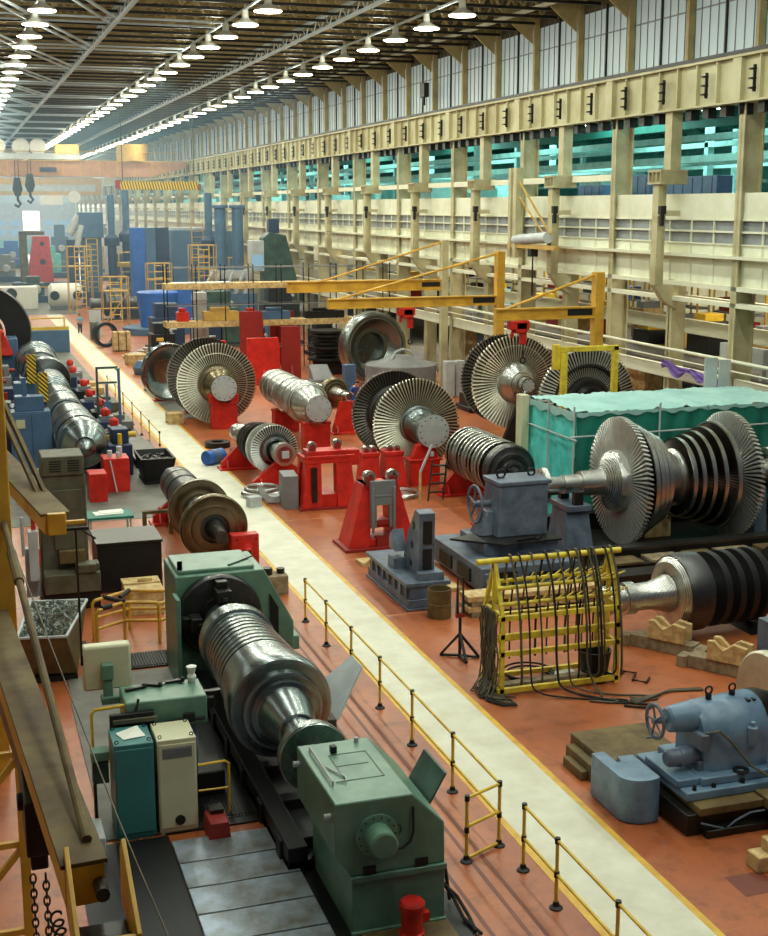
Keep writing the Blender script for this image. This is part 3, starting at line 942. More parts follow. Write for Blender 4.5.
railing('nearest yellow tube railing along the walkway, past the gap', [18.47, 17.2, 15.2, 13.2], 8.55)
railing('far yellow post railing along the walkway beside the rotor lathe line', [78, 74, 70.5, 66.8, 63.5, 60.7, 57.5], 8.35, None, 1.15)

# ------------------------------------------------------------------ jib cranes at the left edge
J = thing('jib_crane', 'amber jib crane with dirty broad boom reaching to the near left corner', 'crane', (.3, 18.35, 0))
jx = lambda x: x - .3
jy = lambda y: y - 18.35
M().box(jx(-.2), jx(.56), jy(18.1), jy(18.7), 4.9, 10.2).out('column', 'amber', J, bevel=.02)
a, b = Vector((jx(.24), jy(18.1), 5.3)), Vector((jx(.76), jy(10.5), 5.3))
M().bar(a, b, .34, .36).out('boom', 'amber', J, bevel=.01)
M().bar(a + Vector((0, 0, .2)), b + Vector((0, 0, .2)), .4, .04).out('top_flange', 'rust', J, bevel=.005)
M().bar(a + Vector((-.1, 0, -.4)), a * .3 + b * .7 + Vector((-.1, 0, -.4)), .08, .3).out('trolley_track', 'dark', J)
M().tube((jx(.46), jy(18.15), 6.75), (jx(.82), jy(10.85), 5.55), .045, 10).tube((jx(.508), jy(17.1), 6.58), (jx(.555), jy(16.2), 6.43), .065, 10).out('tie_rod', 'rust', J)
e = M()
for s in (-1, 1):
    e.prism([(jy(10.7), 5.0), (jy(10.7), 5.5), (jy(10.55), 5.66), (jy(9.6), 5.3), (jy(9.6), 4.95)], 'x', jx(.86) + s * .24 - .02, jx(.86) + s * .24 + .02)
e.box(jx(.62), jx(1.1), jy(9.6), jy(9.66), 4.95, 5.28)
e.out('end_bracket', 'amber', J, bevel=.006)
M().tube((jx(.88), jy(10.5), 5.3), (jx(.88), jy(10.2), 5.35), .06).box(jx(.64), jx(1.08), jy(9.8), jy(10.0), 5.0, 5.1).box(jx(.62), jx(1.1), jy(9.65), jy(10.4), 4.93, 4.98).out('buffer', 'dark', J)
M().tube((jx(.6), jy(9.4), 4.98), (jx(1.12), jy(9.4), 4.98), .18, 20).out('end_roller', 'rust', J)
M().path([(jx(.62), jy(18.1), 6.2), (jx(1.12), jy(11), 5.6), (jx(1.2), jy(10.2), 5.5), (jx(1.45), jy(8.8), 5.0)], .008, 5).out('guy_wire', 'rope', J)
sp = []
for i in range(140):
    q = i / 140
    sp.append((jx(.52 + .06 * q) + .05 * math.cos(q * 56), jy(10.9 - 1.3 * q), 4.85 + .05 * math.sin(q * 56)))
M().path(sp, .012, 5).out('coiled_lead', 'rubber', J)
M().box(jx(.36), jx(.62), jy(12.8), jy(14.4), 4.45, 5.05).box(jx(.4), jx(.58), jy(13), jy(14), 4.2, 4.45).tube((jx(.3), jy(13.2), 4.9), (jx(.66), jy(13.2), 4.9), .1).out('trolley', 'dark', J, bevel=.02)
def chain(x, y, z0, z1, label):
    m = M()
    n = int((z1 - z0) / .085)
    for i in range(n):
        z = z0 + .085 * i
        p = []
        for k in range(13):
            a = 2 * PI * k / 12
            u, v = .03 * math.cos(a), .058 * math.sin(a)
            p.append((u, 0, z + v) if i % 2 else (0, u, z + v))
        m.path(p, .011, 5)
    return solo(m, 'hanging_chain', 'black', label, 'chain', (x, y, 0))
chain(.42, 13.2, 1.2, 4.15, 'black load chain hanging lowest, left of the pair by the near boom')
chain(.53, 12.7, 1.2, 4.35, 'black load chain hanging beside the coiled lead under the near boom')
LT = thing('lattice_frame', 'yellow lattice trestle frame carrying the amber jib crane at the lower left edge', 'frame', (.18, 18.4, 0))
M().box(.24, .38, -.06, .06, 0, 4.88).out('upright', 'amber', LT)
M().box(-.9, -.78, -.06, .06, 0, 4.88).out('upright', 'amber', LT)
for z in (.5, 1.9, 3.3):
    M().bar((-.82, 0, z), (.3, 0, z + 1.3), .09).out('brace', 'amber', LT)
for z in (.4, 1.8, 3.2, 4.6, 4.78):
    M().box(-.82, .3, -.04, .04, z, z + .09).out('rung', 'amber', LT)

J2 = thing('jib_crane', 'second amber jib crane behind, short boom with hanging hook rod', 'crane', (.25, 25.4, 0))
M().box(-.3, .25, -.25, .25, 0, 8.2).out('column', 'amber', J2, bevel=.02)
a, b = Vector((.3, -.2, 6.3)), Vector((1.05, -5.0, 6.12))
M().bar(a, b, .34, .3).out('boom', 'amber', J2, bevel=.01)
M().bar(a + Vector((0, 0, .17)), b + Vector((0, 0, .17)), .46, .04).out('top_flange', 'rust', J2, bevel=.005)
M().bar((.2, 0, 7.9), (.88, -3.6, 6.3), .06, .1).bar((.32, 0, 7.9), (1.0, -3.6, 6.3), .06, .1).out('tie_rod', 'rust', J2)
M().box(.92, 1.2, -5.12, -5.0, 5.98, 6.32).box(1.0, 1.5, -5.06, -4.98, 6.12, 6.18).out('end_plate', 'amber', J2, bevel=.01)
hr = thing('hook_rod', 'thin dark hook rod with cross handle hung from the short amber boom', 'hook', (1.6, 20.45, 0))
M().tube((0, 0, 3.9), (0, 0, 6.05), .018, 8).out('rod', 'dark', hr)
M().tube((-.16, 0, 6.02), (.2, 0, 6.02), .03, 8).tube((.1, -.05, 6.0), (.3, -.05, 5.85), .015).out('handle', 'dark', hr)
M().box(-.02, .02, -.02, .02, 3.75, 3.92).out('tip', 'dark', hr)
# ------------------------------------------------------------------ rotors along the right of the walkway
def last_stage(s, R, hub, mat, n=88, ch=.24, th=.018):
    return (s, hub, R, ch, n, th, 'broad', .5, mat)
# the two largest twin disc rotors
SHA = [(-3.9, 0), (-3.9, .45), (-3.3, .45), (-3.25, .85), (-2.3, .85), (-2.25, .6), (-.6, .6), (-.45, .8), (-.3, .92), (.3, .92), (.34, .8), (.55, .78), (.9, .5), (1.0, .42), (1.75, .42), (1.76, .66), (1.95, .66), (1.95, .1), (1.9, .08), (1.9, 0)]
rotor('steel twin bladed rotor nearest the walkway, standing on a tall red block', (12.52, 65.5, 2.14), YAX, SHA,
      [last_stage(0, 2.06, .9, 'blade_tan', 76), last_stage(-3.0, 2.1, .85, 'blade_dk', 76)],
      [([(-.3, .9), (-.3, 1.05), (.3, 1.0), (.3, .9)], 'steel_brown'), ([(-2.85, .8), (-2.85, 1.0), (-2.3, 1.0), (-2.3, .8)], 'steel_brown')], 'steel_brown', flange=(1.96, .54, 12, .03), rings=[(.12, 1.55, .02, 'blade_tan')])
SHE = [(-4.6, 0), (-4.6, .4), (-3.6, .4), (-3.5, .8), (-2.6, .8), (-2.5, .55), (-.7, .55), (-.3, .78), (.25, .78), (.28, .68), (.5, .66), (.62, .5), (.8, .46), (1.0, .36), (1.85, .36), (1.86, .68), (2.04, .68), (2.04, .0)]
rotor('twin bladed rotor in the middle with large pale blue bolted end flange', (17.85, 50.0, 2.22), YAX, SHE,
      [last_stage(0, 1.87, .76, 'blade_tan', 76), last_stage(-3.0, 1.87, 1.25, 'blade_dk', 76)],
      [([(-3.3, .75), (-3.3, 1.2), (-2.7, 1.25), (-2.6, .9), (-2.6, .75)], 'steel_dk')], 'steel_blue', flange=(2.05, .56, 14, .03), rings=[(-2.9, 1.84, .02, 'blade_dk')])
# rotor G behind the tent corner, H behind the yellow frame
SHG = [(-2.6, 0), (-2.6, .5), (-.4, .6), (-.35, 1.0), (.2, 1.0), (.5, .85), (.75, .6), (.78, .5), (1.1, .48), (1.12, .38), (1.5, .36), (1.5, 0)]
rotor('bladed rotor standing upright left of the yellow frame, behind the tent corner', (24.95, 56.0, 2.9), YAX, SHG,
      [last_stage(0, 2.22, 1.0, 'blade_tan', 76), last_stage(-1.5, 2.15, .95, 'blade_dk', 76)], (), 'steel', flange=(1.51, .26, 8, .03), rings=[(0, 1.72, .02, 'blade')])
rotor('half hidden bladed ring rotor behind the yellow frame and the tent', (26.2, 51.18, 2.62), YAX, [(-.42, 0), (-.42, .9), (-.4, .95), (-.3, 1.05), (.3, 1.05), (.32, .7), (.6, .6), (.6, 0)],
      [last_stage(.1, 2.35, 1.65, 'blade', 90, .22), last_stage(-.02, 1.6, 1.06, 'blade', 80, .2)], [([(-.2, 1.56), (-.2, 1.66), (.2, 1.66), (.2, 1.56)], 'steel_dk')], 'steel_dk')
# rotor D small on red V stands
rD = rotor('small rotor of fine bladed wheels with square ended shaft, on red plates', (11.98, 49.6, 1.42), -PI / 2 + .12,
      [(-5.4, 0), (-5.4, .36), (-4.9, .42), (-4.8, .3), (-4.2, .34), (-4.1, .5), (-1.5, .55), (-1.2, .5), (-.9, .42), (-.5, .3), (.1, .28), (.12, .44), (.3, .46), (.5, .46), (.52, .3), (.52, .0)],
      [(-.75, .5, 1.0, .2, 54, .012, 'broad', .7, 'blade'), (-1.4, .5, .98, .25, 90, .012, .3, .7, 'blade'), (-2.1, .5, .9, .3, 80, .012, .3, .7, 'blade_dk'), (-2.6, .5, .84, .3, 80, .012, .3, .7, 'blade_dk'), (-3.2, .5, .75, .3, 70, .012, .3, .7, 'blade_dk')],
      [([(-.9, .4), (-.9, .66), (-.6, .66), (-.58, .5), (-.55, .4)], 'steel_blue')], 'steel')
M().box(.5, .6, -.14, .14, -.14, .14).out('square_end', 'lgrey', rD)
# rotor B drum
PB = [(-8.8, 0), (-8.8, .5), (-8.6, .55), (-8.5, .8), (-8.1, .85), (-8.0, .7)]
x = -8.0
for i in range(10):
    r = .82 if i % 2 else .88
    PB += [(x, r), (x + .42, r), (x + .44, r - .07), (x + .5, r - .07)]
    x += .5
PB += [(-3.0, .95), (-2.6, .97), (-2.5, .85), (-2.0, .83), (-1.95, 1.0), (-1.75, 1.0), (-1.7, .85), (-1.2, .72), (-.9, .6), (-.5, .5), (-.12, .48), (-.1, .62), (.1, .62), (.1, .14), (.05, .14), (.05, 0)]
rotor('long bare steel drum rotor with plain end disc, on red blocks before the red plates', (15.35, 56.2, 2.05), YAX, PB, flange=(.11, .5, 10, .025), mat='steel')
# rotor C
rotor('small rotor with one plain tan disc and stub shaft, left of the middle twin rotor', (17.8, 62.0, 1.88), -PI / 2 + .25, [(-2.0, 0), (-2.0, .3), (-.3, .35), (.15, .35), (.3, .28), (.9, .24), (.92, .18), (1.4, .17), (1.4, 0)], (), [([(-.2, .3), (-.2, .78), (-.05, .8), (.05, .72), (.12, .4), (.12, .3)], 'steel_brown')], 'steel')
# rotor F with close thin wheels
PF = [(-5.2, 0), (-5.2, .3), (-4.9, .3), (-4.88, .62), (-4.7, .62), (-4.66, .35), (-4.2, .4), (-4.15, .55), (-.5, .6)]
PFD = []
x = -4.1
for i in range(11):
    PFD.append(([(x, .5), (x, .97), (x + .02, .98), (x + .1, .98), (x + .12, .97), (x + .12, .5)], 'steel'))
    x += .325
PF += [(-.5, .7), (-.45, .96), (-.1, .96), (0, .9), (.02, .68), (.06, .66), (.08, .42), (.12, .4), (.14, .2), (.7, .18), (.7, 0)]
rotor('rotor of closely spaced thin wheels, on a red plate behind the blue headstock', (18.5, 41.7, 1.75), YAX, PF, (), PFD, 'steel_dk')
# rotor 2 with two brown plain discs, left of the walkway
P2 = [(-8.2, 0), (-8.2, .3), (-7.8, .36), (-7.75, .3), (-7.5, .3), (-7.45, .42), (-7.0, .5), (-6.9, .6), (-6.2, .62), (-6.18, .56), (-6.05, .56), (-6.0, .63), (-5.2, .63), (-5.18, .57), (-5.05, .57), (-5, .62), (-4.3, .58), (-4.1, .45), (-3.0, .4), (-2.8, .5), (-2.2, .5), (-2.1, .4), (-.3, .4), (-.2, .5), (.1, .5), (.14, .3), (.4, .28), (.6, .22), (1.3, .2), (1.3, .0)]
rotor('rotor with two plain bronzed discs left of the walkway, behind the green headstock', (7.1, 38.2, 1.42), YAX, P2, (),
      [([(-.16, .45), (-.16, 1.0), (-.1, 1.04), (.06, 1.04), (.1, 1.0), (.12, .72), (.18, .7), (.2, .45)], 'steel_brown'), ([(-2.7, .4), (-2.7, .96), (-2.64, 1.0), (-2.4, 1.0), (-2.36, .6), (-2.3, .4)], 'steel_brown')], 'steel_dk')
# low pressure rotor in the lathe before the tent; axis along the hall's width
PL = [(17.55, .0), (17.55, .58), (17.7, .6), (17.74, .3), (18.3, .26), (18.32, .3), (18.9, .3), (18.92, .4), (19.7, .42), (19.75, .5), (19.85, .78), (20.0, .95), (20.2, 1.02), (20.6, 1.02), (20.7, .95), (21.4, .9), (21.5, .85), (22.2, .85), (22.3, .95), (24.3, 1.0), (24.5, 1.02), (24.8, 1.02), (24.95, .8), (25.1, .45), (25.8, .4), (25.82, .8), (26.0, .82), (26.04, .4), (27.0, .38), (27.0, 0)]
PL = [(a - 22, r) for a, r in PL]
rows = [(20.4 - 22, 1.0, 2.1, .22, 84, .018, 'broad', .5, 'blade'), (24.4 - 22, 1.0, 2.1, .22, 84, .018, 'broad', .5, 'blade')]
for s, R in ((20.8, 1.85), (21.05, 1.7), (21.28, 1.57), (21.5, 1.45), (22.45, 1.3), (22.73, 1.38), (23.05, 1.5), (23.4, 1.62), (23.8, 1.78)):
    rows.append((s - 22, .9, R, .2, 96, .016, .3, .8, 'blade_dk'))
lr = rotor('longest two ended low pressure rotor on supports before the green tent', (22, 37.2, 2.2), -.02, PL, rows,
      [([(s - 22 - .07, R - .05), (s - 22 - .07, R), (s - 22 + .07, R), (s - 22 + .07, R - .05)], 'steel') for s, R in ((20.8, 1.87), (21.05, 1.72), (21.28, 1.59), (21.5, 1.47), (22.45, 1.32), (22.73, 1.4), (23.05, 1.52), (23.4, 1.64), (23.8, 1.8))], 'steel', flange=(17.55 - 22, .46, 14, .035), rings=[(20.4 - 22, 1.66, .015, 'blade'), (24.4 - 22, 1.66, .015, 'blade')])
# rotor bottom right
PR = [(-2.55, 0), (-2.55, .36), (-2.2, .38), (-2.18, .34), (-1.8, .34), (-1.78, .42), (-1.5, .42), (-1.48, .35), (-1.0, .36), (-.6, .46), (-.45, .5), (-.43, .82), (-.3, .96), (-.1, 1.02), (.32, 1.02), (.36, .96), (.38, .55)]
x = .7
PRD = [([(-.31, .5), (-.31, .98), (-.1, 1.03), (.34, 1.03), (.38, .98), (.38, .5)], 'steel_dk')]
for i in range(4):
    PRD.append(([(x, .5), (x + .02, .98), (x + .2, .98), (x + .22, .5)], 'black'))
    x += .42
PR += [(2.4, .5), (2.9, .5)]
x = 3.0
for i in range(5):
    PRD.append(([(x, .45), (x + .02, .96), (x + .2, .96), (x + .22, .45)], 'black'))
    x += .42
PR += [(5.3, .5), (6.4, .45), (6.4, 0)]
rotor('dark rotor of thick plain wheels beside the timber cradles at the right edge', (17.5, 28.45, 1.2), .05, PR, (), PRD, 'steel')

# ------------------------------------------------------------------ red stands
def roller(parent, x, y, z, r=.17, w=.22):
    M().lathe([(-w / 2, r * .5), (-w / 2, r), (w / 2, r), (w / 2, r * .5)], 'y', (x, y, z), 24).out('roller', 'steel', parent)
    M().box(x - r * .6, x + r * .6, y - w * .75, y - w * .55, z - r * 1.6, z + .04).box(x - r * .6, x + r * .6, y + w * .55, y + w * .75, z - r * 1.6, z + .04).tube((x, y - w * .8, z), (x, y + w * .8, z), .04).out('bracket', 'red_dk', parent)
s1 = thing('roller_stand', 'empty red A shaped roller stand with grey front plate, beside the grey tool post', 'stand', (12.85, 39.8, 0))
M().taper((-1.15, -.45, -.6, .7), (-.6, -.3, -.4, .5), .1, 2.15).taper((.45, 1.15, -.6, .7), (.3, .6, -.4, .5), .1, 2.15).box(-.6, .6, -.4, .5, 1.95, 2.15).box(-.75, .75, -.45, .55, .7, .85).box(-.9, .9, -.5, .6, .1, .35).out('frame', 'red', s1, bevel=.015)
M().box(-1.3, -.35, -.75, .85, 0, .1).box(.35, 1.25, -.75, .85, 0, .1).box(-.35, .35, -.7, -.5, 0, .1).out('foot', 'red_dk', s1, bevel=.01)
M().box(-.42, .42, -.66, -.5, 1.5, 2.3).box(-.42, -.22, -.66, -.5, .75, 1.5).box(.22, .42, -.66, -.5, .75, 1.5).box(-.35, .35, -.68, -.64, 1.78, 1.84).tube((-.36, -.7, .6), (-.36, -.7, 2.1), .05).tube((.36, -.7, .6), (.36, -.7, 2.1), .05).out('front_plate', 'grey', s1, bevel=.01)
M().box(-.25, .25, -.62, -.4, .85, 1.0).box(-.2, .2, -.6, -.3, .1, .4).out('lock_block', 'red_dk', s1)
roller(s1, -.4, -.35, 2.4, .21)
roller(s1, .4, -.35, 2.4, .21)
s2 = thing('roller_stand', 'empty red roller stand with rectangular window, left of the middle twin rotor', 'stand', (12.8, 45.8, 0))
M().taper((-1.05, -.3, -.5, .1), (-.85, -.28, -.3, .1), .08, 1.95).taper((.3, 1.05, -.5, .1), (.28, .85, -.3, .1), .08, 1.95).taper((-1.05, -.6, .6, 1.0), (-.85, -.5, .5, .8), .08, 1.95).taper((.6, 1.05, .6, 1.0), (.5, .85, .5, .8), .08, 1.95).box(-.9, .9, -.35, .85, 1.7, 1.95).box(-.3, .3, -.4, .9, .08, .55).box(-1.0, 1.0, -.38, -.3, 1.9, 2.0).out('frame', 'red', s2, bevel=.015)
M().box(-1.15, 1.15, -.6, 1.1, 0, .08).out('foot', 'red_dk', s2)
M().box(-.7, -.5, -.55, -.42, .3, 1.6).out('front_bar', 'dark', s2)
M().box(-.75, .75, -.2, .6, 1.95, 2.15).box(.85, 1.3, 0, .5, 1.5, 2.1).out('top_block', 'red', s2, bevel=.02)
roller(s2, -.55, .0, 2.32)
roller(s2, .5, .3, 2.32)
s3 = thing('roller_stand', 'pair of red roller pillars on one base, before the left bladed disc of middle rotor', 'stand', (15.7, 48.2, 0))
M().taper((-.9, -.1, -.4, .5), (-.8, -.15, -.3, .4), .1, 1.35).taper((.05, 1.0, -.45, .5), (.15, .85, -.3, .4), .1, 1.35).box(-.82, -.12, -.34, .44, 1.35, 1.52).box(.12, .88, -.34, .44, 1.35, 1.52).out('pillar', 'red', s3, bevel=.02)
M().box(-1.0, 1.1, -.5, .6, 0, .1).out('base', 'red_dk', s3)
for x in (-.62, -.3, .34, .66):
    roller(s3, x, 0, 1.62, .13, .3)
s4 = thing('rotor_stand', 'red block stand under the big bolted flange of the middle twin rotor', 'stand', (17.55, 48.4, 0))
M().box(-.6, .65, -.3, .35, 0, 1.02).box(-.68, .73, -.36, .41, 1.02, 1.1).out('block', 'red', s4, bevel=.015)
M().prism([(-.5, 1.1), (-.3, 1.6), (.1, 1.75), (.5, 1.5), (.62, 1.1)], 'y', -.15, .2).out('saddle', 'red', s4, bevel=.015)
M().box(.2, .34, -.4, -.34, 1.2, 1.4).out('jack', 'lgrey', s4)
s5 = thing('rotor_stand', 'tall red block stand under the walkway side twin bladed rotor', 'stand', (12.62, 64.4, 0))
M().box(-.66, .66, -.3, .3, 0, 1.3).box(-.72, -.3, -.34, .34, 1.3, 1.75).box(.3, .72, -.34, .34, 1.3, 1.75).box(-.72, .72, -.36, .36, 1.28, 1.36).out('block', 'red', s5, bevel=.02)
M().tube((-.36, -.2, 1.75), (-.36, .2, 1.75), .1).tube((.36, -.2, 1.75), (.36, .2, 1.75), .1).out('roller', 'steel', s5)
s6 = thing('rotor_stand', 'low red stand under the back wheel of the walkway side twin rotor', 'stand', (12.1, 69.9, 0))
M().box(-.5, 1.3, -.3, .3, 0, 1.2).taper((-.3, 1.1, -.25, .25), (.2, .9, -.2, .2), 1.2, 1.6).out('block', 'red', s6, bevel=.02)
def tristand(label, loc, w, h, ax=0, th=.12, rz=0, mt='red'):
    t = thing('rotor_stand', label, 'stand', loc, rz)
    M().prism([(-w, 0), (-w, .3), (-.34 + ax, h), (.34 + ax, h), (w, .3), (w, 0)], 'y', -th, th).out('plate', mt, t, bevel=.01)
    M().box(-w - .1, w + .1, -.4, .4, 0, .08).out('foot', mt, t, bevel=.008)
    g = M()
    for s in (-1, 1):
        g.prism([(-.38, .08), (.38, .08), (0, .6)], 'x', s * w * .75 - .03, s * w * .75 + .03)
    g.out('gusset', mt, t)
    return t
tristand('red triangular plate stand nearest the walkway, under the square shaft end', (12.05, 49.7, 0), 1.2, .98)
tristand('red triangular plate stand at the rear end of the small fine bladed rotor', (11.4, 53.9, 0), 1.0, .95)
tristand('broad red triangular plate stand under the closely wheeled rotor', (18.2, 41.1, 0), 1.25, 1.45)
tristand('red plate stand under the far end of the closely wheeled rotor', (18.5, 46.2, 0), 1.0, 1.05)
tristand('red plate stand under the rear drum of the bronzed disc rotor by walkway', (7.1, 45.0, 0), .9, .8)
for y, lb in ((56.9, 'red block stand under the plain end disc of the long bare drum rotor'), (62.6, 'red block stand under the far half of the long bare drum rotor')):
    t = thing('rotor_stand', lb, 'stand', (15.4, y, 0))
    hh = 1.25 if y < 60 else .98
    M().box(-.62, .62, -.35, .35, 0, hh).box(-.66, -.34, -.36, .36, hh, hh + .13).box(.34, .66, -.36, .36, hh, hh + .13).out('block', 'red', t, bevel=.02)
    M().tube((-.42, -.3, hh + .12), (-.42, .3, hh + .12), .07).tube((.42, -.3, hh + .12), (.42, .3, hh + .12), .07).out('roller', 'steel', t)
tristand('red stand under the small plain disc rotor left of the middle twin rotor', (18.1, 61.0, 0), .7, 1.6)
tristand('dark stand hidden under the upright bladed rotor behind the tent corner', (24.95, 54.75, 0), 1.2, 2.3, mt='dark')
tristand('stand hidden behind the tent under the half hidden bladed ring rotor', (26.2, 50.5, 0), 1.2, 1.9, 0, .08, mt='dark')
rs = thing('steady_rest', 'red square steady rest bolted at the near shaft end of the bronzed disc rotor', 'steady', (7.5, 37.5, 0.0))
M().box(-.05, .8, -.2, .2, .1, 1.35).box(-.2, .9, -.35, .35, 0, .1).out('body', 'red', rs, bevel=.03)
M().lathe([(-.45, .0), (-.45, .1), (-.42, .14), (-.3, .14), (-.28, .2), (-.2, .22)], 'y', (.42, 0, .85), 24).out('spigot', 'red', rs)
M().lathe([(-.46, .07), (-.44, .07)], 'y', (.42, 0, .85), 16).tube((.45, -.21, .35), (.45, -.19, .35), .04).tube((.12, -.21, 1.2), (.12, -.19, 1.2), .03).tube((.7, -.21, 1.2), (.7, -.19, 1.2), .03).out('bore', 'black', rs)
# timber wedges at the bronzed rotor and block by the railing start
for (x, y, lb) in ((6.4, 36.9, 'pale timber wedge standing left of the bronzed disc, behind green headstock'), (7.25, 36.5, 'pale timber wedge before the shaft of the bronzed disc rotor')):
    solo(M().taper((-.2, .2, -.2, .2), (-.1, .1, -.12, .12), 0, .75), 'timber_wedge', 'wood', lb, 'wedge', (x, y, 0))
tb_ = thing('timber_block', 'rough timber blocks beside the red steady rest at the walkway edge', 'block', (8.35, 35.6, 0))
M().box(-.4, .35, -.3, .3, 0, .55).out('block', 'woodg', tb_, bevel=.02)
M().tube((-.2, 0, .55), (-.2, 0, .75), .14).tube((.2, .05, .55), (.2, .05, .7), .12).out('bolt_head', 'dark', tb_)

# ------------------------------------------------------------------ green tarpaulin tent
tt = thing('tarpaulin_tent', 'long tent of green and turquoise tarpaulin on scaffold tubes before the wall', 'tent', (20.2, 40.2, 0))
def sheet(fn, nu, nv, name, mat):
    m = M()
    g = [[m.bm.verts.new(fn(i / nu, j / nv)) for j in range(nv + 1)] for i in range(nu + 1)]
    for i in range(nu):
        for j in range(nv):
            m.bm.faces.new((g[i][j], g[i + 1][j], g[i + 1][j + 1], g[i][j + 1]))
    o = m.out(name, mat, tt, sm=60)
    s = o.modifiers.new('thick', 'SOLIDIFY')
    s.thickness = .02
    return o
wob = lambda a, b: .04 * math.sin(a * 9 + b * 5) + .03 * math.sin(a * 23 + 1.3) * math.cos(b * 17)
def roof_fn(u, v):
    return (-.05 + 8.75 * u, -.05 + 4.1 * v, 4.0 + .15 * math.sin(PI * v) + wob(u * 6, v * 3) + .1 * math.sin(u * 40) * abs(v - .5) * .5)
sheet(roof_fn, 60, 24, 'roof_sheet', 'tarp')
sheet(lambda u, v: (8.7 * u, .03 * math.sin(u * 60) + wob(u * 8, v), 4.0 * (1 - v)), 60, 16, 'front_sheet', 'tarp_g')
sheet(lambda u, v: (wob(u * 3, v * 2) * .8, 4.0 * u, 4.0 * (1 - v)), 24, 16, 'side_sheet', 'tarp_t')
sheet(lambda u, v: (8.75 * u, -.1 - .03 * math.sin(u * 50), 4.02 - (.12 + .03 * math.sin(u * 31) + .04 * math.sin(u * 77)) * v), 90, 2, 'roof_hem', 'tarp')
sheet(lambda u, v: (-.09, 4.0 * u - .05, 4.03 - (.26 + .06 * math.sin(u * 21)) * v), 30, 2, 'roof_hem', 'tarp')
for (x, y) in ((-.12, -.15), (-.12, 4.0), (3.2, -.2), (8.6, -.15), (-.12, 1.9)):
    M().tube((x, y, 0), (x, y, 4.25), .035, 8).out('pole', 'lgrey', tt)
M().tube((-.3, -.24, 3.2), (8.7, -.24, 3.3), .03, 8).tube((-.14, -.4, 3.1), (-.14, 4.3, 3.1), .03, 8).tube((-.14, -.4, 1.4), (-.14, 4.3, 1.4), .03, 8).out('ledger', 'lgrey', tt)
M().box(-.42, -.1, 3.6, 4.1, 0, 4.15).out('corner_post', 'cream', tt, bevel=.02)
M().box(8.25, 8.75, 4.05, 4.12, 0, 5.1).box(7.6, 8.15, 4.05, 4.12, 0, 5.2).out('rear_board', 'lgrey', tt)
pm_ = M()
gg = []
for i in range(25):
    u = i / 24
    y = -2.4 + 4.8 * u
    top = .1 + .34 * u - .12 * abs(math.sin(u * 7))
    hgt = .22 + .22 * abs(math.sin(u * 5 + .6)) + .12 * math.sin(u * 19)
    gg.append([pm_.bm.verts.new((.05 * math.sin(k * 2.1 + i), y, top - hgt * k / 5)) for k in range(6)])
for A, Bq in zip(gg, gg[1:]):
    for k in range(5):
        pm_.bm.faces.new((A[k], A[k + 1], Bq[k + 1], Bq[k]))
ps_ = solo(pm_, 'purple_sheet', 'purple', 'purple sheet draped along the gallery handrail right of the yellow frame', 'sheet', (29.22, 47.6, 4.1), 0, sm=60)
ps_.modifiers.new('thick', 'SOLIDIFY').thickness = .02

# ------------------------------------------------------------------ lathe bed below the low pressure rotor
lb = thing('lathe_bed', 'long dark lathe bed with brown boards under the low pressure rotor', 'bed', (23, 36, 0))
M().box(-6.0, 6.2, -1.45, -1.05, .05, .62).box(-6.0, 6.2, 3.35, 3.7, .05, .62).box(-6.0, 6.2, -2.3, 3.7, 0, .05).box(-6.0, 6.2, -2.25, -1.55, .05, .4).out('bed', 'dark', lb, bevel=.02)
M().box(-6.0, 6.2, -1.5, -1.0, .62, .7).out('way', 'steel_dk', lb)
for i, (x, w) in enumerate(((-4.6, 1.0), (-3.3, 1.1), (-1.9, .9), (-.8, 1.2), (.7, 1.0), (2.0, 1.1))):
    M().box(x, x + w, -2.3, -1.52, .4, .47).out('deck_board', 'woodg' if i % 2 else 'rust', lb)
sr = thing('steady_rest', 'grey blue pedestal with roller jaws under the left flange of the low pressure rotor', 'steady', (18.6, 37.2, .055))
M().taper((-.5, .5, -.8, .7), (-.4, .4, -.5, .5), 0, 1.38).box(-.42, .42, -.7, .7, 1.38, 1.58).out('pedestal', 'greyblue', sr, bevel=.02)
M().box(-.15, .15, -.62, -.4, 1.58, 2.0).box(-.15, .15, .4, .62, 1.58, 2.0).out('roller_jaw', 'dark', sr)
sr = thing('steady_rest', 'dark pedestal under the right end of the low pressure rotor', 'steady', (25.45, 37.2, .055))
M().taper((-.25, .25, -.6, .6), (-.2, .2, -.5, .5), 0, 1.68).out('pedestal', 'greyblue', sr, bevel=.02)
solo(M().box(-.5, .5, -.4, .5, 0, .7), 'timber_crib', 'wood', 'pale timber crib under the middle of the low pressure rotor', 'crib', (22.1, 38.0, .055), 0, bevel=.02)

